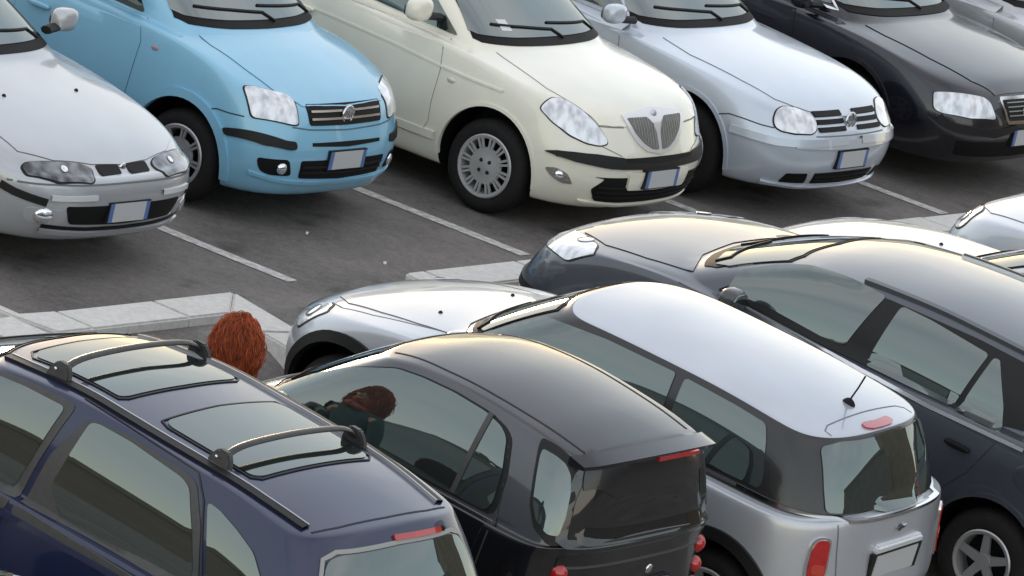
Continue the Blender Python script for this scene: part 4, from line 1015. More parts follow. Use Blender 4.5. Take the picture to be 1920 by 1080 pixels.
for s in (-1, 1):
    o = c.panel('bumper_strip', [(p[0], p[1] * -s, p[2]) for p in T['strip']], TRIM, .012, .012, rnd=.02, grid=.04)
    c.panel('fog_light_recess', [(p[0], p[1] * -s, p[2]) for p in T['rec']], MESH, .004, .01, rnd=.03, grid=.04)
    disc_on(c, 'fog_light', (2.5, s * .545, .395), (1, s * .3, 0), .036, LAMP2, .010, .012)
    c.strip('bumper_gap', [(p[0], p[1] * -s, p[2]) for p in T['bgap']], .008, GAP, .002, thick=.002)
fv(c, 'bumper_slot', sym([(-.34, .556), (-.34, .536), (0, .524)]), BLACK, off=.004, grid=.05)
fv(c, 'lower_intake', sym([(-.42, .448), (-.40, .335), (0, .318)]), MESH, off=.004, rnd=.02, grid=.05)
for z in (.41, .375): c.strip('intake_slat', [(2.5, -.40, z), (2.5, 0, z - .008), (2.5, .40, z)], .012, TRIM, .012, X1, thick=.004)
c.strip('lower_lip', [(2.5, -.70, .345), (2.5, -.55, .318), (2.5, -.3, .302), (2.5, 0, .298), (2.5, .3, .302), (2.5, .55, .318), (2.5, .70, .345)], .022, P_BLU, .014, X1, thick=.02)
gap(c, [(2.5, -.50, .645), (2.5, -.36, .632), (2.5, 0, .622), (2.5, .36, .632), (2.5, .50, .645)], X1, .010)
plate(c, (2.5, 0, .445), X1)
door_mirror(c, (.42, -.86, 1.17), -1, P_BLU); door_mirror(c, (.42, .86, 1.17), 1, P_BLU)
side_glass(c, [[(.57, 1.02), (-.30, 1.05), (-.30, 1.40), (.15, 1.385), (.30, 1.32)], [(-.37, 1.05), (-1.0, 1.075), (-1.0, 1.385), (-.37, 1.40)], [(-1.07, 1.08), (-1.38, 1.11), (-1.30, 1.34), (-1.07, 1.38)]])
doors(c, [(.60, 1.0), (.645, .87), (.635, .75), (.62, .55), (.58, .36), (-.34, .36), (-.34, 1.03)], (-.15, .86))
for s in (-1, 1): disc_on(c, 'side_repeater', (.76, s, .867), (0, s, 0), .017, mat('rose_lens', (.36, .22, .28), .2, coat=.5), .004, .006, sx=1.6)
rear_basic(c, 1.12, 1.40, .52, 0, (.52, .70, .78, 1.10)); arch_lip(c, P_BLU, .055, .020)

# ---- cream car
P_CRM = paint('cream', (.82, .775, .65), 0.0, .32)
c = mk('ypsi', 'parked_car', 'ypsi', [P_CRM, P_CRM, P_CRM], 'cream hatchback with shield grille, almond headlights and black bumper strip', FAR, 'cap', 12, mat('hubcap', (.46, .45, .44), .42, .35))
T = TR['ypsi']
bonnet(c, [(.99, 0), (.97, -.40), (.90, -.63), (1.10, -.655), (1.36, -.69), (1.50, -.665), (1.62, -.62), (1.71, -.555), (1.745, -.45), (1.768, -.33), (1.72, -.27), (1.73, 0)])
windscreen(c, [(0, 1.02), (-.40, 1.02), (-.63, 1.022), (-.655, 1.05), (-.50, 1.37), (-.40, 1.42), (0, 1.45)])
headlight(c, T['hl'], bowls=(), border=.010)
sh = [(-.345, .80), (-.30, .745), (-.25, .66), (-.16, .60), (0, .572)]
fv(c, 'grille', sym([(0, .825)] + sh[:1] + [(-.31, .72), (-.245, .645), (-.15, .592), (0, .57)]), mat('shield_frame', (.74, .72, .72), .22, .35, coat=.6), off=.010, rim=.01, rnd=.015, grid=.03)
GRM = mat('grille_mesh', (.20, .20, .18), .5, .3, bump=.8, bscale=300)
for s in (-1, 1):
    fv(c, 'grille_mesh', [(s * .305, .782), (s * .10, .782), (s * .055, .752), (s * .026, .70), (s * .018, .596), (s * .09, .603), (s * .175, .64), (s * .25, .70)], GRM, off=.014, rim=.004, rnd=.015, grid=.03)
    for k in range(8):
        y = s * (.050 + k * .0285); zt = .778 if k > 1 else .75; zb = .608 + max(0, (abs(y) - .08)) * .68
        c.strip('grille_bar', [(2.5, y, zt), (2.5, y, zb)], .006, mat('grille_bar_grey', (.34, .34, .31), .35, .6), .0165, X1, thick=.002, step=.03)
bd = disc_on(c, 'badge', (2.5, 0, .80), X1, .032, mat('badge_pale', (.6, .6, .66), .25, .5), .014, .012)
fv(c, 'bumper_strip', sym([(-.36, .548), (-.40, .562), (-.60, .576), (-.72, .572), (-.79, .560), (-.822, .538), (-.79, .528), (-.72, .515), (-.50, .494), (0, .482)]), TRIM, off=.016, rim=.012, rnd=.01, grid=.05)
fv(c, 'bumper_slot', sym([(-.38, .557), (-.36, .535), (0, .522), ]), MESH, off=.019, grid=.05)
for s in (-1, 1):
    fp = [(p[0], p[1] * -s, p[2]) for p in T['fog']]
    f = c.panel('fog_light', fp, mat('fog_chrome', (.5, .47, .42), .18, .85, bump=.6, bscale=40), .006, .01, rnd=.02, grid=.03)
    disc_on(c, 'lamp_bowl', tuple(sum((Vector(p) for p in fp), Vector()) / len(fp)), (1, s * .8, 0), .032, LAMP2, .010, .010, f)
fv(c, 'lower_intake', sym([(-.60, .435), (-.52, .425), (-.38, .415), (-.38, .40), (0, .40)][:2] + [(-.59, .35), (-.52, .27), (-.3, .255), (0, .25)]), MESH, off=.005, rnd=.02, grid=.05)
for z in (.37, .335, .30): c.strip('intake_slat', [(2.5, -.55, z), (2.5, 0, z - .012), (2.5, .55, z)], .010, TRIM, .010, X1, thick=.002)
fv(c, 'plate_plinth', sym([(-.34, .47), (-.32, .36), (0, .352)]), P_CRM, off=.022, rim=.02, rnd=.02, grid=.05)
plate(c, (2.5, 0, .425), X1, off=.034)
gap(c, T['seamL'], X1, .009, True); gap(c, [(2.5, -.60, .64), (2.5, -.40, .57)], X1, .006, True)
c.strip('lower_lip', [(2.5, -.62, .262), (2.5, -.3, .236), (2.5, 0, .228), (2.5, .3, .236), (2.5, .62, .262)], .02, P_CRM, .014, X1, thick=.02)
door_mirror(c, (.46, -.93, 1.13), -1, P_CRM, (.06, .105, .075)); door_mirror(c, (.40, .93, 1.17), 1, P_CRM, (.06, .105, .075))
side_glass(c, [[(.66, 1.0), (-.55, 1.06), (-.55, 1.39), (-.05, 1.385), (.18, 1.32)], [(-.62, 1.065), (-1.30, 1.16), (-1.15, 1.33), (-.62, 1.385)]])
doors(c, [(.62, .975), (.655, .79), (.648, .585), (.655, .45), (.60, .34), (-.62, .36), (-.72, .7), (-.68, 1.02)], (-.45, .86))
for s in (-1, 1):
    c.strip('crease', [(-1.3, s, .90)] + [(p[0], s, p[2]) for p in T['crease']], .014, P_CRM, .009, (0, s, 0), thick=.004)
    disc_on(c, 'side_repeater', (.755, s, .752), (0, s, 0), .02, mat('clear_lens', (.7, .68, .6), .15, .2), .004, .008, sx=1.6)
    c.strip('sill', [(.72, s, .375), (0, s, .37), (-.8, s, .38)], .05, P_CRM, .012, (0, s, 0), thick=.02)
g = fv(c, 'windscreen_sticker', [(-.45, 1.115), (-.37, 1.115), (-.375, 1.065), (-.46, 1.065)], mat('sticker', (.65, .68, .66), .5), off=.010, grid=.04)
rear_basic(c, 1.16, 1.38, .46, 0, (.58, .78, .85, 1.08)); arch_lip(c, P_CRM, .022, .008)

# ---- silver-blue car with three-bar grille
P_SBL = paint('silver_blue', (.56, .605, .67), .35, .34)
c = mk('golf', 'parked_car', 'golf', [P_SBL, P_SBL, P_SBL], 'pale silver-blue hatchback with rounded headlights, three-slot grille and round emblem', FAR)
T = TR['golf']
bonnet(c, [(.93, 0), (.90, -.40), (.84, -.65), (1.1, -.70), (1.5, -.655), (1.74, -.60), (1.84, -.50), (1.90, -.40), (1.95, -.2), (1.965, 0)])
windscreen(c, [(0, .985), (-.40, .985), (-.64, .988), (-.665, 1.02), (-.50, 1.33), (-.40, 1.36), (0, 1.375)])
headlight(c, T['hl'], bowls=(), border=.010)
for z in (.722, .680, .637):
    for s in (-1, 1): fv(c, 'grille_slot', [(s * .385, z + .012), (s * .075, z + .014), (s * .075, z - .012), (s * .375, z - .014)], MESH, off=.010, rnd=.004, grid=.04)
bd = disc_on(c, 'emblem', (2.5, 0, .678), X1, .058, mat('emblem_back', (.30, .32, .35), .3, .5), .008, .010)
ring_on(c, 'emblem_ring', (2.5, 0, .678), X1, .058, .0075, CHROME, .014, bd)
bars_on(c, 'emblem_letters', (2.5, 0, .678), X1, [(-.028, .046, 0, .008), (.028, .046, 0, .008), (-.05, .022, -.024, -.044), (.05, .022, .024, -.044), (-.024, -.044, 0, -.002), (.024, -.044, 0, -.002)], CHROME, .022, .0055, bd)
for s in (-1, 1):
    c.strip('bumper_gap', [(p[0], p[1] * -s, p[2]) for p in T['bgap']], .008, GAP, .002, thick=.002)
    sd = [(p[0], p[1] * -s, p[2]) for p in T['band'][:4]]
    c.strip('bumper_strip', sd + [(2.5, s * .35, .57)], .05, P_SBL, .018, thick=.012, step=.05)
    fv(c, 'lower_intake', [(s * .60, .345), (s * .43, .352), (s * .40, .275), (s * .61, .275)], MESH, off=.004, rnd=.015, grid=.04)
fv(c, 'bumper_strip', sym([(-.62, .572), (-.60, .525), (0, .515)]), P_SBL, off=.016, rim=.016, grid=.06)
fv(c, 'lower_intake', sym([(-.36, .352), (-.34, .272), (0, .262)]), MESH, off=.004, rnd=.01, grid=.05)
for z in (.325, .298): c.strip('intake_slat', [(2.5, -.34, z), (2.5, 0, z - .004), (2.5, .34, z)], .008, TRIM, .010, X1, thick=.002)
c.strip('lower_lip', [(2.5, -.70, .265), (2.5, -.45, .248), (2.5, 0, .236), (2.5, .45, .248), (2.5, .70, .265)], .022, P_SBL, .018, X1, thick=.02)
plate(c, (2.5, 0, .445), X1)
gap(c, [(2.5, -.42, .600), (2.5, 0, .598), (2.5, .42, .600)], X1, .010)
door_mirror(c, (.62, -.95, 1.03), -1, P_SBL, (.055, .10, .065)); door_mirror(c, (.45, .93, 1.10), 1, P_SBL, (.055, .10, .065))
side_glass(c, [[(.57, .985), (-.25, 1.0), (-.25, 1.33), (.05, 1.32), (.25, 1.25)], [(-.32, 1.0), (-1.15, 1.02), (-1.05, 1.29), (-.32, 1.33)]])
doors(c, [(.61, .95), (.66, .75), (.64, .45), (.55, .34), (-.25, .36), (-.28, .98)], (-.1, .82))
for s in (-1, 1): disc_on(c, 'side_repeater', (.80, s, .70), (0, s, 0), .022, AMBER, .004, .008, sx=1.6)
rear_basic(c, 1.06, 1.32, .52, 0, (.58, .80, .74, .94)); arch_lip(c, P_SBL, .028, .012)

# ---- black saloon at the right
P_BLK = paint('black_blue', (.007, .007, .012), .1, .25, .8)
c = mk('audi', 'parked_car', 'audi', [P_BLK, P_BLK, P_BLK], 'black saloon with clear angular headlights and chrome framed grille', FAR)
T = TR['audi']
bonnet(c, [(1.42, 0), (1.40, -.40), (1.33, -.66), (1.5, -.66), (1.85, -.60), (2.15, -.50), (2.28, -.36), (2.29, 0)])
windscreen(c, [(0, .995), (-.40, .995), (-.64, 1.0), (-.68, 1.04), (-.52, 1.33), (-.40, 1.36), (0, 1.375)])
headlight(c, T['hl'], bowls=(), border=.008)
gr = fv(c, 'grille', sym([(-.335, .70), (-.285, .53), (0, .525)]), CHROME, off=.012, rim=.012, rnd=.03, grid=.05)
fv(c, 'grille_mesh', sym([(-.305, .68), (-.26, .552), (0, .548)]), MESH, off=.015, rim=.004, rnd=.02, grid=.05, parent=gr)
for z in (.66, .634, .608, .582): c.strip('grille_bar', [(2.5, -.27, z), (2.5, .27, z)], .007, mat('grille_bar_grey', (.34, .34, .31), .35, .6), .022, X1, gr, thick=.003)
for k in range(4): ring_on(c, 'ring_emblem', (2.5, -.066 + k * .044, .62), X1, .03, .005, CHROME, .032, gr)
for s in (-1, 1): c.strip('bumper_strip', [(p[0], p[1] * -s, p[2]) for p in T['band'][:4]] + [(2.5, s * .2, .50)], .05, TRIM, .014, thick=.012)
fv(c, 'lower_intake', sym([(-.70, .40), (-.66, .29), (0, .28)]), MESH, off=.004, rnd=.02, grid=.06)
plate(c, (2.5, 0, .43), X1)
door_mirror(c, (.98, -.97, 1.03), -1, P_BLK); door_mirror(c, (.90, .97, 1.05), 1, P_BLK)
CH2 = [[(1.08, 1.0), (-.25, 1.02), (-.25, 1.34), (.3, 1.345), (.62, 1.27)], [(-.32, 1.02), (-1.25, 1.04), (-1.0, 1.28), (-.32, 1.34)]]
side_glass(c, CH2)
for s in (-1, 1): c.strip('window_chrome', [(x, s, z) for x, z in [(-1.3, 1.02), (-.2, 1.0), (1.13, .975), (.65, 1.285), (.3, 1.37), (-.3, 1.37), (-1.0, 1.31)]], .016, CHROME, .009, (0, s, 0), closed=True, thick=.004)
doors(c, [(.88, .95), (.92, .75), (.90, .45), (.80, .34), (-.25, .36), (-.28, .99)], (-.1, .84))
rear_basic(c, 1.05, 1.30, .56, 0, (.58, .84, .72, .92)); arch_lip(c, P_BLK, .028, .012)

# ---- silver car beyond it
c = mk('corner', 'parked_car', 'hatch', [P_SIL, P_SIL, P_SIL], 'silver car beyond the black saloon, only its bonnet in view at top right', FAR)
bonnet(c, [(.93, 0), (.90, -.40), (.84, -.65), (1.1, -.72), (1.5, -.68), (1.74, -.62), (1.84, -.50), (1.90, -.40), (1.95, -.2), (1.965, 0)])
windscreen(c, [(0, .985), (-.40, .985), (-.64, .988), (-.665, 1.02), (-.50, 1.33), (-.40, 1.36), (0, 1.375)])
headlight(c, TR['golf']['hl'], bowls=((.28, .0, .058),))
fv(c, 'grille', sym([(-.38, .735), (-.36, .62), (0, .615)]), MESH, off=.004, rnd=.02, grid=.05)
side_glass(c, [[(.57, .985), (-.25, 1.0), (-.25, 1.33), (.05, 1.32), (.25, 1.25)], [(-.32, 1.0), (-1.15, 1.02), (-1.05, 1.29), (-.32, 1.33)]])
doors(c, [(.61, .95), (.66, .75), (.64, .45), (.55, .34), (-.25, .36), (-.28, .98)], (-.1, .82))
plate(c, (2.5, 0, .445), X1); rear_basic(c, 1.06, 1.32, .52, 0, (.58, .80, .74, .94))
# ------------------------------------------------------------------ near row
def front_basic(c, hl, gz, gw, wsh, bon):
    """front end of a car mostly seen from behind"""
    bonnet(c, bon); windscreen(c, wsh, wide=.97)
    headlight(c, hl, bowls=((.4, 0, .05),))
    fv(c, 'grille', sym([(-gw, gz + .05), (-gw + .02, gz - .05), (0, gz - .055)]), MESH, off=.004, rnd=.02, grid=.05)
    fv(c, 'lower_intake', sym([(-.5, .40), (-.46, .29), (0, .28)]), MESH, off=.004, rnd=.02, grid=.06)
    plate(c, (2.5, 0, .45), X1)
L3 = lambda pts: [(p[0], abs(p[1]), p[2]) for p in pts]
def both(c, name, pts, m, **k):
    c.panel(name, L3(pts), m, **k); c.panel(name, mir(L3(pts)), m, **k)

# ---- dark blue car with roof bars
P_NAV = paint('dark_blue', (.007, .013, .052), .15, .3, .7)
c = mk('suv', 'parked_car', 'suv', [P_NAV, P_NAV, P_NAV], 'dark blue estate car with two roof bars and glass sunroofs at lower left', NEAR)
T = TR['suv']
front_basic(c, [(1.55, -.76, .86), (1.75, -.62, .86), (1.95, -.42, .80), (1.98, -.45, .70), (1.70, -.72, .72)], .74, .35, [(0, 1.07), (-.45, 1.075), (-.62, 1.09), (-.65, 1.12), (-.52, 1.46), (-.45, 1.48), (0, 1.49)],
  [(1.14, 0), (1.1, -.4), (1.0, -.66), (1.3, -.72), (1.6, -.66), (1.85, -.5), (1.92, 0)])
FR = mat('window_frame_grey', (.055, .052, .05), .4, noise=.1)
both(c, 'door_frame', [T['wr'][0], T['frame'][2], T['frame'][3], T['frame'][4], T['frame'][5], (-1.50, .80, 1.10), (-1.48, .845, .97), (-.38, .84, .95), (-.42, .72, 1.28)], FR, off=.004, rnd=.04, grid=.06)
both(c, 'side_window', [(-.545, .64, 1.49), (-.60, .64, 1.505), (-.81, .637, 1.508), (-1.155, .644, 1.488), (-1.215, .651, 1.465), (-1.34, .70, 1.30), (-1.43, .75, 1.16), (-1.44, .77, 1.085), (-.60, .78, 1.055), (-.50, .74, 1.15)], GLASS, off=.008, rnd=.03, grid=.05)
both(c, 'door_frame', [(.30, .62, 1.40), (.07, .62, 1.47), (-.11, .62, 1.50), (-.43, .62, 1.52), (-.37, .74, 1.2), (-.34, .84, .95), (.95, .83, .97), (.62, .72, 1.2)], FR, off=.004, rnd=.04, grid=.06)
both(c, 'side_window', [(.25, .63, 1.39), (.05, .63, 1.45), (-.112, .64, 1.475), (-.376, .641, 1.49), (-.33, .74, 1.2), (-.30, .78, 1.055), (.80, .78, 1.05), (.56, .72, 1.2)], GLASS, off=.008, rnd=.03, grid=.05)
both(c, 'quarter_window', [(-1.34, .655, 1.455), (-1.42, .657, 1.45), (-1.56, .665, 1.41), (-1.69, .672, 1.36), (-1.79, .68, 1.27), (-1.87, .74, 1.10), (-1.62, .78, 1.08), (-1.55, .78, 1.09), (-1.46, .72, 1.26)], GLASS, off=.007, rnd=.03, grid=.05)
for s in (-1, 1):
    c.strip('door_seam', [(p[0], s * p[1], p[2]) for p in T['dgap'][:3]] + [(-1.53, s * .80, 1.1), (-1.56, s * .85, .9), (-1.40, s * .86, .75)], .008, GAP, .0055, (0, s * .75, .65), thick=.002)
    c.strip('belt_moulding', [(.9, s, .955), (-.33, s, .945), (-.718, s, .955), (-1.03, s, .965), (-1.5, s, .98)], .03, P_NAV, .012, (0, s, 0), thick=.006)
    rl = [(.16, s * .49), (.0, s * .515), (-.3, s * .535), (-.62, s * .545), (-.94, s * .548), (-1.25, s * .545), (-1.55, s * .53), (-1.80, s * .505)]
    c.strip('roof_rail', [(x, y, 2) for x, y in rl], .045, TRIM, .014, (0, 0, 1), thick=.01)
    c.strip('roof_rail_edge', [(x, y - s * .028, 2) for x, y in rl], .008, mat('rail_bright', (.45, .45, .46), .3, .7), .016, (0, 0, 1), thick=.004)
tv(c, 'sunroof', [(.12, .33), (.135, 0), (.12, -.33), (.06, -.40), (-.50, -.43), (-.52, -.38), (-.53, 0), (-.52, .38), (-.50, .43), (.06, .40)], GLASS, off=.008, rnd=.03, grid=.05)
c.strip('sunroof_seal', [(x, y, 2) for x, y in [(.14, .35), (.155, 0), (.14, -.35), (.07, -.415), (-.51, -.445), (-.535, -.40), (-.545, 0), (-.535, .40), (-.51, .445), (.07, .415)]], .010, TRIM, .006, (0, 0, 1), closed=True, thick=.004)
tv(c, 'sunroof', [(-.79, .40), (-.775, 0), (-.79, -.40), (-.84, -.43), (-1.37, -.43), (-1.40, -.38), (-1.405, 0), (-1.40, .38), (-1.37, .43), (-.84, .43)], GLASS, off=.008, rnd=.03, grid=.05)
c.strip('sunroof_seal', [(x, y, 2) for x, y in [(-.775, .42), (-.76, 0), (-.775, -.42), (-.84, -.445), (-1.38, -.445), (-1.415, -.40), (-1.42, 0), (-1.415, .40), (-1.38, .445), (-.84, .445)]], .010, TRIM, .006, (0, 0, 1), closed=True, thick=.004)
BARM = mat('roof_bar_grey', (.045, .043, .042), .42, .1, noise=.15, nscale=25)
def roof_bar(c, x, yw, lift, sag=.02):
    pts = []; rad = []
    z0 = c.hit((x, yw, 2), (0, 0, 1))[0].z
    for k in range(25):
        f = -1 + 2 * k / 24; y = f * (yw + .02)
        up_ = lift * (1 - abs(f) ** 9) + .02
        pts.append((x, y, z0 + up_ + .030 * (1 - f * f)))
        rad.append(.0125)
    b = tube('roof_bar', pts, .019, BARM, c.root, 1.7, 10, radii=rad)
    for s in (-1, 1):
        bm = bmesh.new()
        prof = [(-.075, -.012), (.075, -.012), (.062, .04), (.032, .08), (-.032, .08), (-.062, .04)]
        A = []
        for dy in (-.02, .02):
            A.append([bm.verts.new((x + px, s * (yw + .02) + dy - s * pz * .22, z0 + pz)) for px, pz in prof])
        bm.faces.new(A[0]); bm.faces.new(A[1][::-1])
        for i in range(6): bm.faces.new((A[0][i], A[1][i], A[1][(i + 1) % 6], A[0][(i + 1) % 6]))
        bmesh.ops.recalc_face_normals(bm, faces=bm.faces[:]); bmesh.ops.bevel(bm, geom=bm.edges[:], offset=.008, segments=2, affect='EDGES')
        ft = bm_obj('bar_foot', bm, BARM, b)
        blob('bolt', (x + .01, s * (yw + .02) + s * .03, z0 + .05), (.009, .006, .009), CHROME, b, 2, None, 8, 6)
    return b
roof_bar(c, -.19, .50, .058); roof_bar(c, -1.23, .485, .058)
gap(c, [(-1.84, .50, 2), (-1.862, .33, 2), (-1.87, 0, 2), (-1.862, -.33, 2), (-1.84, -.50, 2)], (0, 0, 1), .012)
rg = rv(c, 'rear_window', sym([(-.60, 1.06), (-.56, 1.30), (-.50, 1.42), (-.42, 1.445), (0, 1.455)]), GLASS, off=.008, rnd=.05, grid=.05)
p_, n_ = RV(sym([(-.61, 1.05), (-.575, 1.30), (-.51, 1.43), (-.43, 1.458), (0, 1.468)]))
c.strip('rear_window_seal', p_, .022, mat('seal_light', (.30, .30, .28), .5), .006, n_, closed=True, thick=.004)
rv(c, 'third_brake_light', [(-.34, 1.487), (.03, 1.497), (.03, 1.475), (-.34, 1.465)][::1], RED, off=.012, rim=.012, rnd=.01, grid=.05)
disc_on(c, 'washer_jet', (-2.5, -.36, 1.477), (-1, 0, .2), .015, BLACK, .008, .012)
for s in (-1, 1): rv(c, 'tail_light', [(s * .66, .98), (s * .84, .98), (s * .84, .70), (s * .66, .70)], RED, off=.007, rnd=.03, grid=.06)
plate(c, (-2.5, 0, .74), (-1, 0, 0), .52, .11); arch_lip(c, P_NAV, .028, .012)
door_mirror(c, (.80, .96, 1.08), 1, P_NAV); door_mirror(c, (.80, -.96, 1.08), -1, P_NAV)
doors(c, [(.95, .93), (.98, .75), (.95, .45), (.85, .34), (-.32, .36), (-.34, .93)], (-.15, .84))

# ---- black two-seater
P_SBK = paint('black', (.010, .010, .011), .1, .2); P_ANT = paint('anthracite', (.06, .062, .07), .3, .3); P_RF = paint('anthracite_roof', (.016, .016, .019), .12, .25, .45)
c = mk('smart', 'parked_car', 'smart', [P_SBK, P_ANT, P_RF], 'tiny black two-seater with a grey roof and red round tail lights', NEAR)
T = TR['smart']
front_basic(c, [(.85, -.70, .80), (1.0, -.62, .82), (1.12, -.48, .72), (1.10, -.52, .62), (.92, -.70, .65)], .52, .25, [(0, 1.0), (-.40, 1.0), (-.55, 1.01), (-.58, 1.04), (-.45, 1.34), (-.38, 1.365), (0, 1.375)],
  [(.86, 0), (.84, -.4), (.76, -.60), (1.0, -.60), (1.15, -.45), (1.22, 0)])
wd = [(.76, .66, .95), (.68, .64, 1.02), (.55, .60, 1.12), (.324, .58, 1.255), (.07, .575, 1.37), (-.09, .57, 1.395), (-.30, .57, 1.41), (-.52, .572, 1.405), (-.64, .578, 1.38), (-.70, .595, 1.345), (-.77, .65, 1.20), (-.80, .69, 1.05), (-.78, .70, .99), (-.3, .70, .975), (.3, .70, .96)]
big = [tuple(Vector((-.02, .62, 1.17)) + (Vector(p) - Vector((-.02, .62, 1.17))) * 1.045) for p in wd]
both(c, 'window_frame', big, TRIM, off=.003, rnd=.04, grid=.035)
both(c, 'side_window', wd, GLASS, off=.011, rnd=.03, grid=.035)
for s in (-1, 1): c.strip('window_post', [(-.555, s * .566, 1.41), (-.56, s * .654, 1.206), (-.56, s * .70, .99)], .03, FR, .018, (0, s, .3), thick=.004)
wq = [(-.86, .53, 1.415), (-.96, .52, 1.41), (-1.04, .51, 1.39), (-1.10, .515, 1.34), (-1.15, .54, 1.24), (-1.19, .58, 1.10), (-1.205, .62, .985), (-1.15, .66, .975), (-1.06, .68, 1.03), (-.985, .66, 1.12), (-.92, .61, 1.27), (-.87, .56, 1.38)]
both(c, 'quarter_window_frame', wq, TRIM, off=.004, rnd=.02, grid=.04)
both(c, 'quarter_window', [tuple(Vector((-1.04, .6, 1.19)) + (Vector(p) - Vector((-1.04, .6, 1.19))) * .80) for p in wq], GLASS, off=.008, rnd=.02, grid=.04)
for s in (-1, 1):
    c.strip('roof_seam', [(.20, s * .45, 2), (-.166, s * .475, 2), (-.477, s * .475, 2), (-.815, s * .465, 2), (-1.07, s * .455, 2)], .010, GAP, .003, (0, 0, 1), thick=.002)
    c.strip('cell_seam', [(-.70, s * .60, 1.36), (-.78, s * .645, 1.23), (-.82, s * .685, 1.11), (-.86, s * .76, .96), (-.85, s * .78, .75), (-.7, s * .78, .5)], .009, GAP, .003, (0, s, .1), thick=.002)
tv(c, 'spoiler', sym_y := [(-1.06, .455), (-1.075, .2), (-1.08, 0), (-1.075, -.2), (-1.06, -.455), (-1.16, -.52), (-1.215, -.3), (-1.225, 0), (-1.215, .3), (-1.16, .52)], P_RF, off=.012, rim=.012, rnd=.02, grid=.04)
# lip of the spoiler overhanging the rear window
def lip():
    V = []; F = []; n = 20
    for i in range(n + 1):
        y = -.56 + 1.12 * i / n; f = 1 - (abs(y) / .56) ** 2
        xr = -1.16 - .10 * f ** .5; zt = 1.395 + .055 * f ** .6
        for (dx, dz) in ((.10, .020), (0, .002), (.0, -.018), (.10, -.030)): V.append((xr + dx, y, zt + dz))
    for i in range(n):
        for k in range(4): F.append((i * 4 + k, i * 4 + (k + 1) % 4, i * 4 + 4 + (k + 1) % 4, i * 4 + 4 + k))
    F.append((0, 1, 2, 3)); F.append((4 * n + 3, 4 * n + 2, 4 * n + 1, 4 * n))
    return mesh_from(V, F)
sp_ = link('spoiler_lip', lip(), P_RF, c.root, True, 30)
bm = bmesh.new(); box_on(bm, Vector((-1.245, -.10, 1.432)), Vector((0, -1, 0)), Vector((.1, 0, 1)).normalized(), Vector((-1, 0, 0)), -.17, .17, -.014, .006, -.03, .022); bm_obj('third_brake_light', bm, RED, sp_)
rv(c, 'tailgate', sym([(-.60, .55), (-.63, .75), (-.63, .955), (0, .955)]), P_SBK, off=.005, rnd=.04, grid=.05)
rv(c, 'rear_window_surround', sym([(-.645, .985), (-.64, 1.06), (-.60, 1.22), (-.53, 1.36), (-.45, 1.39), (0, 1.40)]), P_SBK, off=.005, rnd=.04, grid=.05)
rg_half = [(-.585, 1.0), (-.585, 1.05), (-.55, 1.22), (-.48, 1.345), (-.42, 1.375), (0, 1.39)]
rv(c, 'rear_window', sym(rg_half), mat('dark_rear_glass', (.010, .011, .011), .03, ior=1.75), off=.008, rnd=.04, grid=.05)
for s in (-1, 1):
    for z, r in ((.845, .05), (.735, .047), (.635, .042)):
        disc_on(c, 'tail_light', (-2.5, s * .60, z), (-1, s * .55, 0), r, RED, .008, .03)
rv(c, 'tailgate_strip', [(-.60, .885), (.60, .885), (.60, .873), (-.60, .873)], mat('strip_dark_chrome', (.20, .20, .20), .3, .8), off=.010, grid=.06)
bd = disc_on(c, 'badge', (-2.5, -.10, .80), (-1, 0, 0), .03, CHROME, .006, .006)
plate(c, (-2.5, 0, .70), (-1, 0, 0), .52, .11); arch_lip(c, P_SBK, .03, .012)
door_mirror(c, (.52, .90, 1.0), 1, P_SBK); door_mirror(c, (.52, -.90, 1.0), -1, P_SBK)
doors(c, [(.72, .92), (.74, .7), (.62, .40), (-.55, .38), (-.78, .6), (-.82, .95)], (-.6, .84))

# ---- silver small car with pale roof
P_MIN = paint('cool_silver', (.50, .515, .55), .45, .33); P_GB = mat('gloss_black_pillar', (.016, .015, .015), .25, coat=.35); P_MRF = paint('pale_roof', (.42, .44, .49), .2, .3)
c = mk('mini', 'parked_car', 'mini', [P_MIN, P_GB, P_MRF], 'silver compact with a pale roof, wraparound black windows and stub aerial', NEAR)
T = TR['mini']
front_basic(c, [(1.45, -.68, .74), (1.56, -.60, .76), (1.66, -.48, .68), (1.68, -.50, .58), (1.56, -.66, .58)], .56, .36, [(0, .99), (-.42, .99), (-.58, 1.0), (-.62, 1.03), (-.52, 1.29), (-.44, 1.315), (0, 1.33)],
  [(.78, 0), (.74, -.4), (.64, -.60), (.95, -.60), (1.2, -.57), (1.45, -.50), (1.60, -.35), (1.66, 0)])
both(c, 'side_window', [(.60, .70, 1.0), (.42, .66, 1.12), (.22, .615, 1.27), (-.20, .612, 1.315), (-.655, .612, 1.325), (-.69, .70, 1.05), (-.69, .725, .985), (.0, .73, .985), (.45, .73, .985)], GLASS, off=.007, rnd=.02, grid=.05)
both(c, 'side_window', [(-.715, .612, 1.325), (-1.05, .61, 1.315), (-1.25, .61, 1.30), (-1.30, .64, 1.22), (-1.36, .68, 1.08), (-1.38, .72, 1.0), (-.75, .73, .985)], GLASS, off=.007, rnd=.03, grid=.05)
rv(c, 'rear_window', sym([(-.56, .985), (-.555, 1.10), (-.52, 1.285), (-.40, 1.315), (0, 1.325)]), GLASS, off=.008, rnd=.03, grid=.05)
for s in (-1, 1):
    side = [(.70, s * .745, .965), (.2, s * .755, .965), (-.4, s * .76, .965), (-.9, s * .757, .967), (-1.25, s * .74, .97)]
    c.strip('belt_chrome', side, .022, CHROME, .010, (0, s, .3), thick=.006)
cor = [(-1.25, .74), (-1.48, .70), (-1.63, .62), (-1.74, .50), (-1.79, .30), (-1.805, 0), (-1.79, -.30), (-1.74, -.50), (-1.63, -.62), (-1.48, -.70), (-1.25, -.74)]
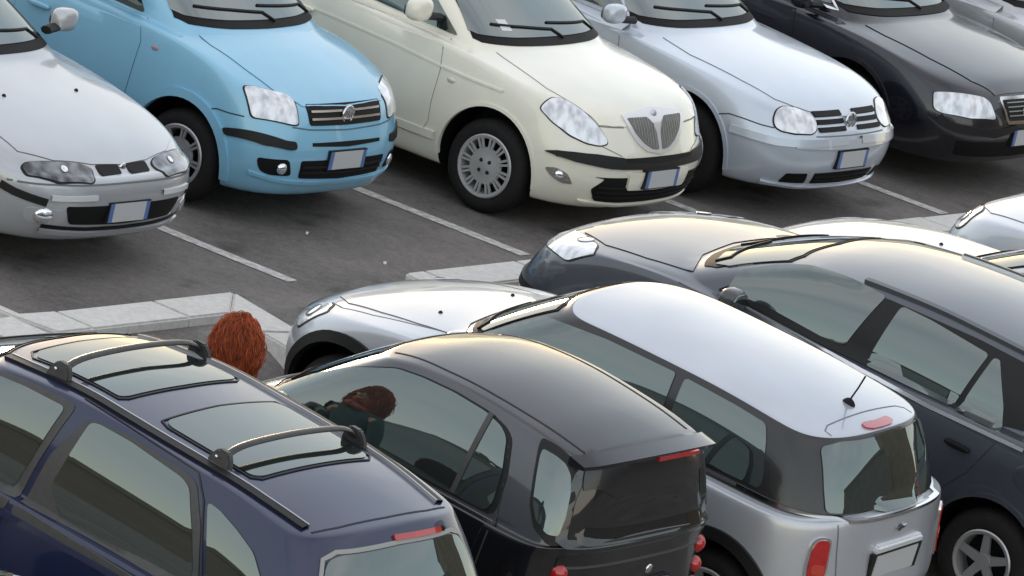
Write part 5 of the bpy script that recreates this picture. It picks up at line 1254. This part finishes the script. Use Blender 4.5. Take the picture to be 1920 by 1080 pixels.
def loop_strip(c, name, pl, z, wid, m, off):
    V = []; F = []
    for (x, y) in pl:
        nn = Vector((x + .9 if x < -.9 else 0, y * .9, 0)).normalized()
        h, hn = c.hit((x, y, z), nn)
        V += [Vector((h.x, h.y, z)) + nn * off + Vector((0, 0, dz)) for dz in (-wid / 2, wid / 2)]
        V += [Vector((h.x, h.y, z)) - nn * .02 + Vector((0, 0, dz)) for dz in (wid / 2, -wid / 2)]
    for i in range(len(pl) - 1):
        for k in range(4): F.append((i * 4 + k, i * 4 + (k + 1) % 4, i * 4 + 4 + (k + 1) % 4, i * 4 + 4 + k))
    return link(name, mesh_from(V, F), m, c.root, True, 40)
def spl(pl, n=6):
    o = []
    for i in range(len(pl) - 1):
        p0 = Vector(pl[max(i - 1, 0)]); p1 = Vector(pl[i]); p2 = Vector(pl[i + 1]); p3 = Vector(pl[min(i + 2, len(pl) - 1)])
        for k in range(n):
            t = k / n; o.append(tuple(.5 * ((2 * p1) + (p2 - p0) * t + (2 * p0 - 5 * p1 + 4 * p2 - p3) * t * t + (3 * p1 - p0 - 3 * p2 + p3) * t ** 3)))
    o.append(tuple(pl[-1])); return o
loop_strip(c, 'belt_chrome', spl(cor), .968, .020, CHROME, .012)
for s in (-1, 1):
    b_l = rv(c, 'tail_light', [(s * .575, .87), (s * .605, .885), (s * .655, .88), (s * .685, .84), (s * .70, .70), (s * .685, .59), (s * .61, .58), (s * .58, .70)], CHROME, off=.010, rim=.01, rnd=.04, grid=.04)
    rv(c, 'lens', [(s * .588, .86), (s * .61, .872), (s * .648, .867), (s * .672, .83), (s * .686, .70), (s * .672, .605), (s * .618, .597), (s * .592, .70)], RED, off=.016, rim=.006, rnd=.04, grid=.03, parent=b_l)
    rv(c, 'indicator', [(s * .60, .735), (s * .67, .735), (s * .67, .68), (s * .60, .68)], mat('orange_lens', (.48, .05, .025), .15, coat=1.0), off=.019, rim=.004, rnd=.02, grid=.03, parent=b_l)
    gap(c, [(-2.5, s * .545, .95), (-2.5, s * .53, .80), (-2.5, s * .50, .60)], (-1, 0, 0), .009)
bm = bmesh.new()
o_, hn_, r_, u_ = frame_at(c, (-2.5, 0, .80), (-1, 0, 0), True)
box_on(bm, o_, r_, u_, hn_, -.24, .24, -.024, .022, -.02, .03); bmesh.ops.bevel(bm, geom=bm.edges[:], offset=.012, segments=3, affect='EDGES')
bm_obj('tailgate_handle', bm, mat('handle_pale', (.72, .73, .75), .3, .2, coat=1.0), c.root)
plate(c, (-2.5, 0, .70), (-1, 0, 0), .50, .13, off=.006, blues=False)
disc_on(c, 'emblem', (-2.5, 0, .885), (-1, 0, 0), .022, mat('emblem_dark', (.06, .05, .06), .3, .3), .006, .008)
for s in (-1, 1): bars_on(c, 'emblem_wing', (-2.5, 0, .885), (-1, 0, 0), [(s * .024, .006, s * .06, .010), (s * .024, -.002, s * .05, .0)], CHROME, .006, .003)
ab = disc_on(c, 'aerial_base', (-1.37, 0, 2), (0, 0, 1), .028, BLACK, .002, .03, sx=.8, sy=1.5)
z0 = c.hit((-1.37, 0, 2), (0, 0, 1))[0].z
tube('aerial', [(-1.37, 0, z0 + .02), (-1.395, 0, z0 + .10), (-1.415, 0, z0 + .18)], .005, BLACK, ab, 1, 6)
lm = tv(c, 'third_brake_light', [(-1.535, -.13), (-1.545, 0), (-1.535, .13), (-1.575, .15), (-1.60, .10), (-1.605, 0), (-1.60, -.10), (-1.575, -.15)], RED, off=.010, rim=.01, rnd=.02, grid=.03)
gap(c, [(-1.58, .43, 2), (-1.49, .42, 2), (-1.465, .36, 2), (-1.46, 0, 2), (-1.465, -.36, 2), (-1.49, -.42, 2), (-1.58, -.43, 2)], (0, 0, 1), .008)
arch_lip(c, TRIM, .065, .022, c.spec['arch'] + .0)
gap(c, [(.62, .575, 2), (.95, .625, 2), (1.2, .64, 2), (1.42, .60, 2), (1.55, .5, 2)], (0, 0, 1), .009, True)
for y in (.36, -.36): disc_on(c, 'washer_jet', (.96, y, 2), (0, 0, 1), .014, BLACK, .005, .012)
door_mirror(c, (.50, .92, 1.02), 1, P_MIN); door_mirror(c, (.50, -.92, 1.02), -1, P_MIN)
doors(c, [(.62, .93), (.66, .72), (.60, .42), (-.62, .42), (-.74, .6), (-.73, .94)], (-.55, .84))

# ---- dark grey car at the right
P_GRY = paint('dark_grey', (.068, .074, .092), .35, .3, .85)
c = mk('grey', 'parked_car', 'grey', [P_GRY, P_GRY, P_GRY], 'dark grey estate car at right with a silver strip under its side windows', NEAR, 'spoke', 5)
T = TR['grey']
hlg = [(p[0], -abs(p[1]), p[2]) for p in T['hl']]
front_basic(c, [(1.50, -.78, .86), (1.62, -.70, .89), (1.80, -.56, .86), (1.92, -.42, .80), (1.96, -.44, .72), (1.85, -.58, .70), (1.62, -.76, .74)], .66, .36, [(0, 1.055), (-.45, 1.06), (-.62, 1.075), (-.65, 1.11), (-.54, 1.26), (-.42, 1.285), (0, 1.30)],
  [(1.16, 0), (1.12, -.4), (1.0, -.68), (1.3, -.70), (1.6, -.66), (1.85, -.48), (1.96, 0)])
both(c, 'window_frame', [(.78, .76, 1.0), (.68, .72, 1.08), (.54, .66, 1.17), (.25, .63, 1.29), (-.2, .63, 1.36), (-.8, .63, 1.385), (-1.25, .63, 1.375), (-1.70, .63, 1.31), (-1.78, .72, 1.15), (-1.0, .78, 1.01), (0, .78, .99)], TRIM, off=.004, rnd=.03, grid=.06)
both(c, 'side_window', T['wf'], GLASS, off=.008, rnd=.03, grid=.05)
both(c, 'side_window', T['wr'], GLASS, off=.008, rnd=.03, grid=.05)
both(c, 'quarter_window', T['wq'], GLASS, off=.008, rnd=.015, grid=.05)
wqx = [p[0] for p in T['wq']]; xr = min(wqx)
both(c, 'quarter_window', [(xr - .07, .66, 1.325), (-1.60, .64, 1.28), (-1.70, .70, 1.14), (xr - .10, .76, 1.04)], GLASS, off=.008, rnd=.02, grid=.05)
for s in (-1, 1):
    c.strip('belt_chrome', [(p[0], s * abs(p[1]), p[2]) for p in T['belt']], .022, mat('bright_strip', (.7, .7, .72), .2, .8), .012, (0, s, .2), thick=.006)
    rl = [(.0, .565), (-.3, .575), (-.7, .58), (-1.1, .58), (-1.5, .565), (-1.8, .545)]
    c.strip('roof_rail', [(x, s * y, 2) for x, y in rl], .04, mat('rail_grey', (.09, .095, .105), .35, .3), .022, (0, 0, 1), thick=.01)
    c.strip('roof_rail_edge', [(x, s * (y - .03), 2) for x, y in rl], .012, mat('bright_strip', (.7, .7, .72), .2, .8), .012, (0, 0, 1), thick=.006)
    c.strip('bumper_strip', [(2.5, s * .2, .50), (2.5, s * .6, .51), (1.7, s * .82, .52)], .05, TRIM, .012, (1, s * .6, 0), thick=.01)
door_mirror(c, (.56, .98, 1.06), 1, mat('mirror_grey', (.05, .05, .055), .3, coat=.6), (.06, .09, .075)); door_mirror(c, (.56, -.98, 1.06), -1, mat('mirror_grey', (.05, .05, .055), .3), (.06, .09, .075))
doors(c, [(.98, .97), (1.0, .75), (.95, .45), (.85, .36), (-.18, .38), (-.20, .97)], (-.05, .86))
doors(c, [(-.22, .97), (-.20, .38), (-.85, .38), (-.98, .60), (-1.10, .75), (-1.20, .97)], (-1.0, .865), hm=BLACK)
for s in (-1, 1): disc_on(c, 'fuel_flap', (-1.45, s, .86), (0, s, 0), .085, P_GRY, .003, .004)
rv(c, 'rear_window', sym([(-.56, 1.13), (-.52, 1.31), (0, 1.33)]), GLASS, off=.008, rnd=.05, grid=.06)
for s in (-1, 1): rv(c, 'tail_light', [(s * .60, 1.05), (s * .84, 1.05), (s * .84, .76), (s * .62, .76)], RED, off=.007, rnd=.03, grid=.06)
plate(c, (-2.5, 0, .74), (-1, 0, 0), .52, .11); arch_lip(c, P_GRY, .028, .014)

# ---- two silver cars beyond it
def plain_near(key, label, m):
    c = mk(key, 'parked_car', 'hatch', [m, m, m], label, NEAR)
    front_basic(c, TR['golf']['hl'], .68, .38, [(0, .985), (-.40, .985), (-.62, .995), (-.65, 1.03), (-.50, 1.33), (-.40, 1.36), (0, 1.375)],
      [(.90, 0), (.86, -.40), (.76, -.64), (1.1, -.72), (1.5, -.68), (1.74, -.62), (1.84, -.50), (1.90, -.40), (1.95, -.2), (1.965, 0)])
    side_glass(c, [[(.57, .985), (-.25, 1.0), (-.25, 1.33), (.05, 1.32), (.25, 1.25)], [(-.32, 1.0), (-1.15, 1.02), (-1.05, 1.29), (-.32, 1.33)]])
    doors(c, [(.61, .95), (.66, .75), (.64, .45), (.55, .34), (-.25, .36), (-.28, .98)], (-.1, .82))
    rear_basic(c, 1.06, 1.32, .52, 0, (.58, .80, .74, .94)); arch_lip(c, m, .028, .012)
    for y in (.34, -.34): disc_on(c, 'washer_jet', (1.12, y, 2), (0, 0, 1), .014, BLACK, .006, .012)
    door_mirror(c, (.55, .93, 1.00), 1, m); door_mirror(c, (.55, -.93, 1.00), -1, m)
    return c
plain_near('silver_e', 'silver car directly behind the dark grey estate, its bonnet showing over that roof', paint('silver_warm', (.52, .52, .53), .4, .32))
plain_near('white', 'white car at the bottom left corner, only a roof corner in view', paint('white', (.75, .75, .74), 0, .3))
plain_near('silver_f', 'silver car at the right edge, farthest of the near row', paint('silver_cool', (.52, .545, .59), .4, .32))
# ------------------------------------------------------------------ woman between the cars
def skin_mesh(name, verts, edges, radii, m, parent, root=0, lev=2):
    me = bpy.data.meshes.new('mesh'); me.from_pydata(verts, edges, []); me.update()
    o = bpy.data.objects.new('tmp_skin', me); COL.objects.link(o)
    o.modifiers.new('k', 'SKIN'); sb = o.modifiers.new('s', 'SUBSURF'); sb.levels = lev; sb.render_levels = lev
    for i, r in enumerate(radii):
        d_ = me.skin_vertices[0].data[i]; d_.radius = (r, r) if not isinstance(r, tuple) else r
        d_.use_root = (i == root)
    m2 = apply_mods(o); bpy.data.objects.remove(o)
    m2.materials.clear()
    return link(name, m2, m, parent)
def person():
    P0 = Vector((-1.263, 31.547)); root = empty('person', (P0.x, P0.y, near_z(P0.x, P0.y)), radians(62)); root.scale = (.90, .90, .90)
    tag(root, 'person with long curly red hair standing between the dark blue and black cars', 'person')
    SK = mat('skin', (.55, .34, .26), .5); HAIR = mat('auburn_hair', (.37, .072, .020), .6, noise=.4, nscale=22)
    TEAL = mat('teal_fabric', (.045, .085, .09), .85, noise=.15, nscale=20); DEN = mat('denim', (.03, .045, .09), .85, noise=.2, nscale=40); SHOE = mat('shoe_leather', (.03, .02, .018), .5); CORAL = mat('coral_scarf', (.42, .10, .08), .85, noise=.2)
    v = [(0, 0, .90), (0, 0, 1.02), (.005, 0, 1.16), (0, 0, 1.28), (-.005, 0, 1.355), (.0, 0, 1.40), (.012, 0, 1.445), (.015, 0, 1.51), (.01, 0, 1.57)]
    r = [(.125, .155), (.10, .125), (.105, .14), (.095, .13), .052, .045, .062, .082, .062]
    e = [(i, i + 1) for i in range(8)]
    def chain(start, pts, rad):
        p = start
        for q, k in zip(pts, rad):
            v.append(q); r.append(k); e.append((p, len(v) - 1)); p = len(v) - 1
        return p
    for s in (-1, 1):
        h = chain(3, [(0, s * .165, 1.31), (.0, s * .205, 1.19), (.03, s * .225, 1.05), (.10, s * .20, .93), (.16, s * .17, .83), (.185, s * .155, .77)], [.05, .043, .037, .032, .024, (.032, .02)])
        tip = Vector(v[h]); dn = Vector((.25, -s * .10, -.93)).normalized(); sd = Vector((.9, 0, .25)).normalized()
        for k, (off, ln) in enumerate(((-.028, .060), (-.009, .072), (.010, .068), (.028, .052))):
            b0 = tip + dn * .035 + sd * off
            chain(h, [tuple(b0), tuple(b0 + dn * ln * .5), tuple(b0 + dn * ln + Vector((0, -s * .015, 0)))], [.0095, .0088, .0078])
        t0 = tip + sd * .036 + dn * -.005
        chain(h, [tuple(t0), tuple(t0 + sd * .02 + dn * .03), tuple(t0 + sd * .026 + dn * .055)], [.011, .010, .0085])
        chain(0, [(0, s * .09, .84), (.005, s * .10, .62), (.012, s * .10, .47), (-.01, s * .10, .28), (-.02, s * .10, .09), (.05, s * .105, .045), (.14, s * .115, .03)], [.092, .078, .058, .052, .038, .038, .028])
    body = skin_mesh('body', v, e, r, SK, root)
    # clothes: shells a little larger than the body
    def shell(name, vs, es, rs, m): return skin_mesh(name, vs, es, rs, m, root)
    tvv = [(0, 0, .86), (0, 0, 1.02), (.005, 0, 1.16), (0, 0, 1.28), (-.004, 0, 1.36)]; te = [(0, 1), (1, 2), (2, 3), (3, 4)]; tr_ = [(.145, .175), (.118, .142), (.12, .155), (.11, .145), .062]
    for s in (-1, 1):
        b0 = len(tvv); tvv += [(0, s * .17, 1.31), (0, s * .207, 1.19), (.03, s * .228, 1.05), (.075, s * .215, .97)]; te += [(3, b0), (b0, b0 + 1), (b0 + 1, b0 + 2), (b0 + 2, b0 + 3)]; tr_ += [.062, .056, .05, .047]
    shell('top', tvv, te, tr_, TEAL)
    lv = [(0, 0, .92)]; le = []; lr = [(.135, .165)]
    for s in (-1, 1):
        b0 = len(lv); lv += [(0, s * .09, .83), (.005, s * .10, .62), (.012, s * .10, .47), (-.01, s * .10, .28), (-.02, s * .10, .11)]; le += [(0, b0)] + [(b0 + i, b0 + i + 1) for i in range(4)]; lr += [.105, .09, .072, .068, .06]
    shell('trousers', lv, le, lr, DEN)
    for s in (-1, 1): shell('shoe', [(-.045, s * .10, .045), (.04, s * .104, .045), (.15, s * .116, .035)], [(0, 1), (1, 2)], [.045, .044, .034], SHOE)
    tube('scarf', [(.085 * cos(a) - .0, .085 * sin(a), 1.375 + .015 * sin(2 * a)) for a in [2 * pi * k / 16 for k in range(17)]], .03, CORAL, root, 1, 8)
    # face
    for s in (-1, 1):
        blob('eye', (.088, s * .031, 1.515), (.010, .013, .009), mat('eye_white', (.7, .7, .68), .2), root, 2, None, 10, 8)
        blob('ear', (.01, s * .082, 1.505), (.02, .010, .03), SK, root, 2, None, 10, 8)
    blob('nose', (.100, 0, 1.492), (.014, .012, .024), SK, root, 2, None, 10, 8); blob('mouth', (.088, 0, 1.455), (.010, .024, .007), mat('lips', (.42, .12, .11), .45), root, 2, None, 10, 6)
    # hair: a full mass of loose curls from the scalp down to the shoulders
    rnd_ = random.Random(7); V = []; F = []
    ctr = Vector((-.03, 0, 1.47)); AX = Vector((.130, .145, .212))
    for k in range(4600):
        while True:
            d_ = Vector((rnd_.gauss(0, 1), rnd_.gauss(0, 1), rnd_.gauss(0, 1))).normalized()
            if d_.z > -.80 and not (d_.x > .62 and -.55 < d_.z < .55): break
        lay = rnd_.uniform(.86, 1.03) if rnd_.random() < .88 else rnd_.uniform(1.02, 1.14); n = 13; ln = rnd_.uniform(.09, .20); ph = rnd_.uniform(0, 6.28); tw = rnd_.uniform(7, 13); amp = rnd_.uniform(.004, .011)
        down = (Vector((0, 0, -1)) + d_ * d_.z); dn_ = down.normalized() if down.length > .05 else Vector((1, 0, 0)); sd_ = d_.cross(dn_).normalized(); base = len(V)
        taper = (1 - .16 * max(0, -d_.z)) * (1 + .16 * noise.noise(d_ * 2.6) + .07 * noise.noise(d_ * 7))
        for i in range(n):
            f = i / (n - 1); dd = (d_ + dn_ * (f - .5) * ln * 6.5 + sd_ * sin(ph + tw * f) * amp * 9).normalized(); rad_ = lay + .035 * sin(ph + tw * f * 1.3)
            q = ctr + Vector((dd.x * AX.x * taper, dd.y * AX.y * taper, dd.z * AX.z)) * rad_
            for jx in range(3):
                b_2 = 2 * pi * jx / 3; V.append(q + (d_ * cos(b_2) + sd_ * sin(b_2)) *  .0029 * (1 - .6 * abs(2 * f - 1)))
        for i in range(n - 1):
            for jx in range(3):
                l = (jx + 1) % 3; F.append((base + i * 3 + jx, base + i * 3 + l, base + i * 3 + 3 + l, base + i * 3 + 3 + jx))
    hair = link('hair', mesh_from(V, F), HAIR, root)
    blob('hair_mass', tuple(ctr), (AX.x * .80, AX.y * .80, AX.z * .82), HAIR, hair, 2.0, None, 24, 16)
person()

# ------------------------------------------------------------------ surroundings that the car windows mirror
CONC = mat('render_grey', (.16, .15, .14), .85, noise=.15, nscale=.6); CONC2 = mat('render_warm', (.22, .17, .13), .85, noise=.15, nscale=.6)
WINM = mat('far_window', (.03, .035, .04), .1)
LIT = mat('lit_window', (.8, .5, .2), .5, emit=(1.0, .42, .10))
def building(name, loc, size, rz, m, label, rows, cols, seed):
    r_ = empty(name, loc, radians(rz)); tag(r_, label, 'building'); W_, D_, H_ = size; rn = random.Random(seed)
    def bx_(nm, x0, x1, y0, y1, z0, z1, mm):
        bm = bmesh.new(); box_on(bm, Vector((0, 0, 0)), Vector((1, 0, 0)), Vector((0, 1, 0)), Vector((0, 0, 1)), x0, x1, y0, y1, z0, z1); return bm_obj(nm, bm, mm, r_, False)
    bx_('wall', -W_ / 2, W_ / 2, 0, D_, -6, H_, m); bx_('roof_parapet', -W_ / 2 - .3, W_ / 2 + .3, -.3, D_ + .3, H_ + .003, H_ + .9, m)
    for i in range(rows):
        for j in range(cols):
            x = -W_ / 2 + W_ * (j + .5) / cols; z = 1.2 + (H_ - 2) * i / rows
            bx_('window', x - .7, x + .7, -.12, .1, z, z + 1.5, LIT if rn.random() < .10 else WINM)
building('apartment_block', (62, 44, 0), (30, 14, 13), 105, CONC, 'grey flat-roofed block beyond the right end of the car park', 3, 8, 1)
building('apartment_tower', (66, 72, 0), (16, 14, 24), 105, CONC2, 'taller warm-toned block beyond the right end of the car park', 6, 4, 2)
building('low_building', (-60, 14, 0), (60, 12, 5.5), -75, CONC2, 'long low building beyond the left side of the car park', 1, 14, 3)
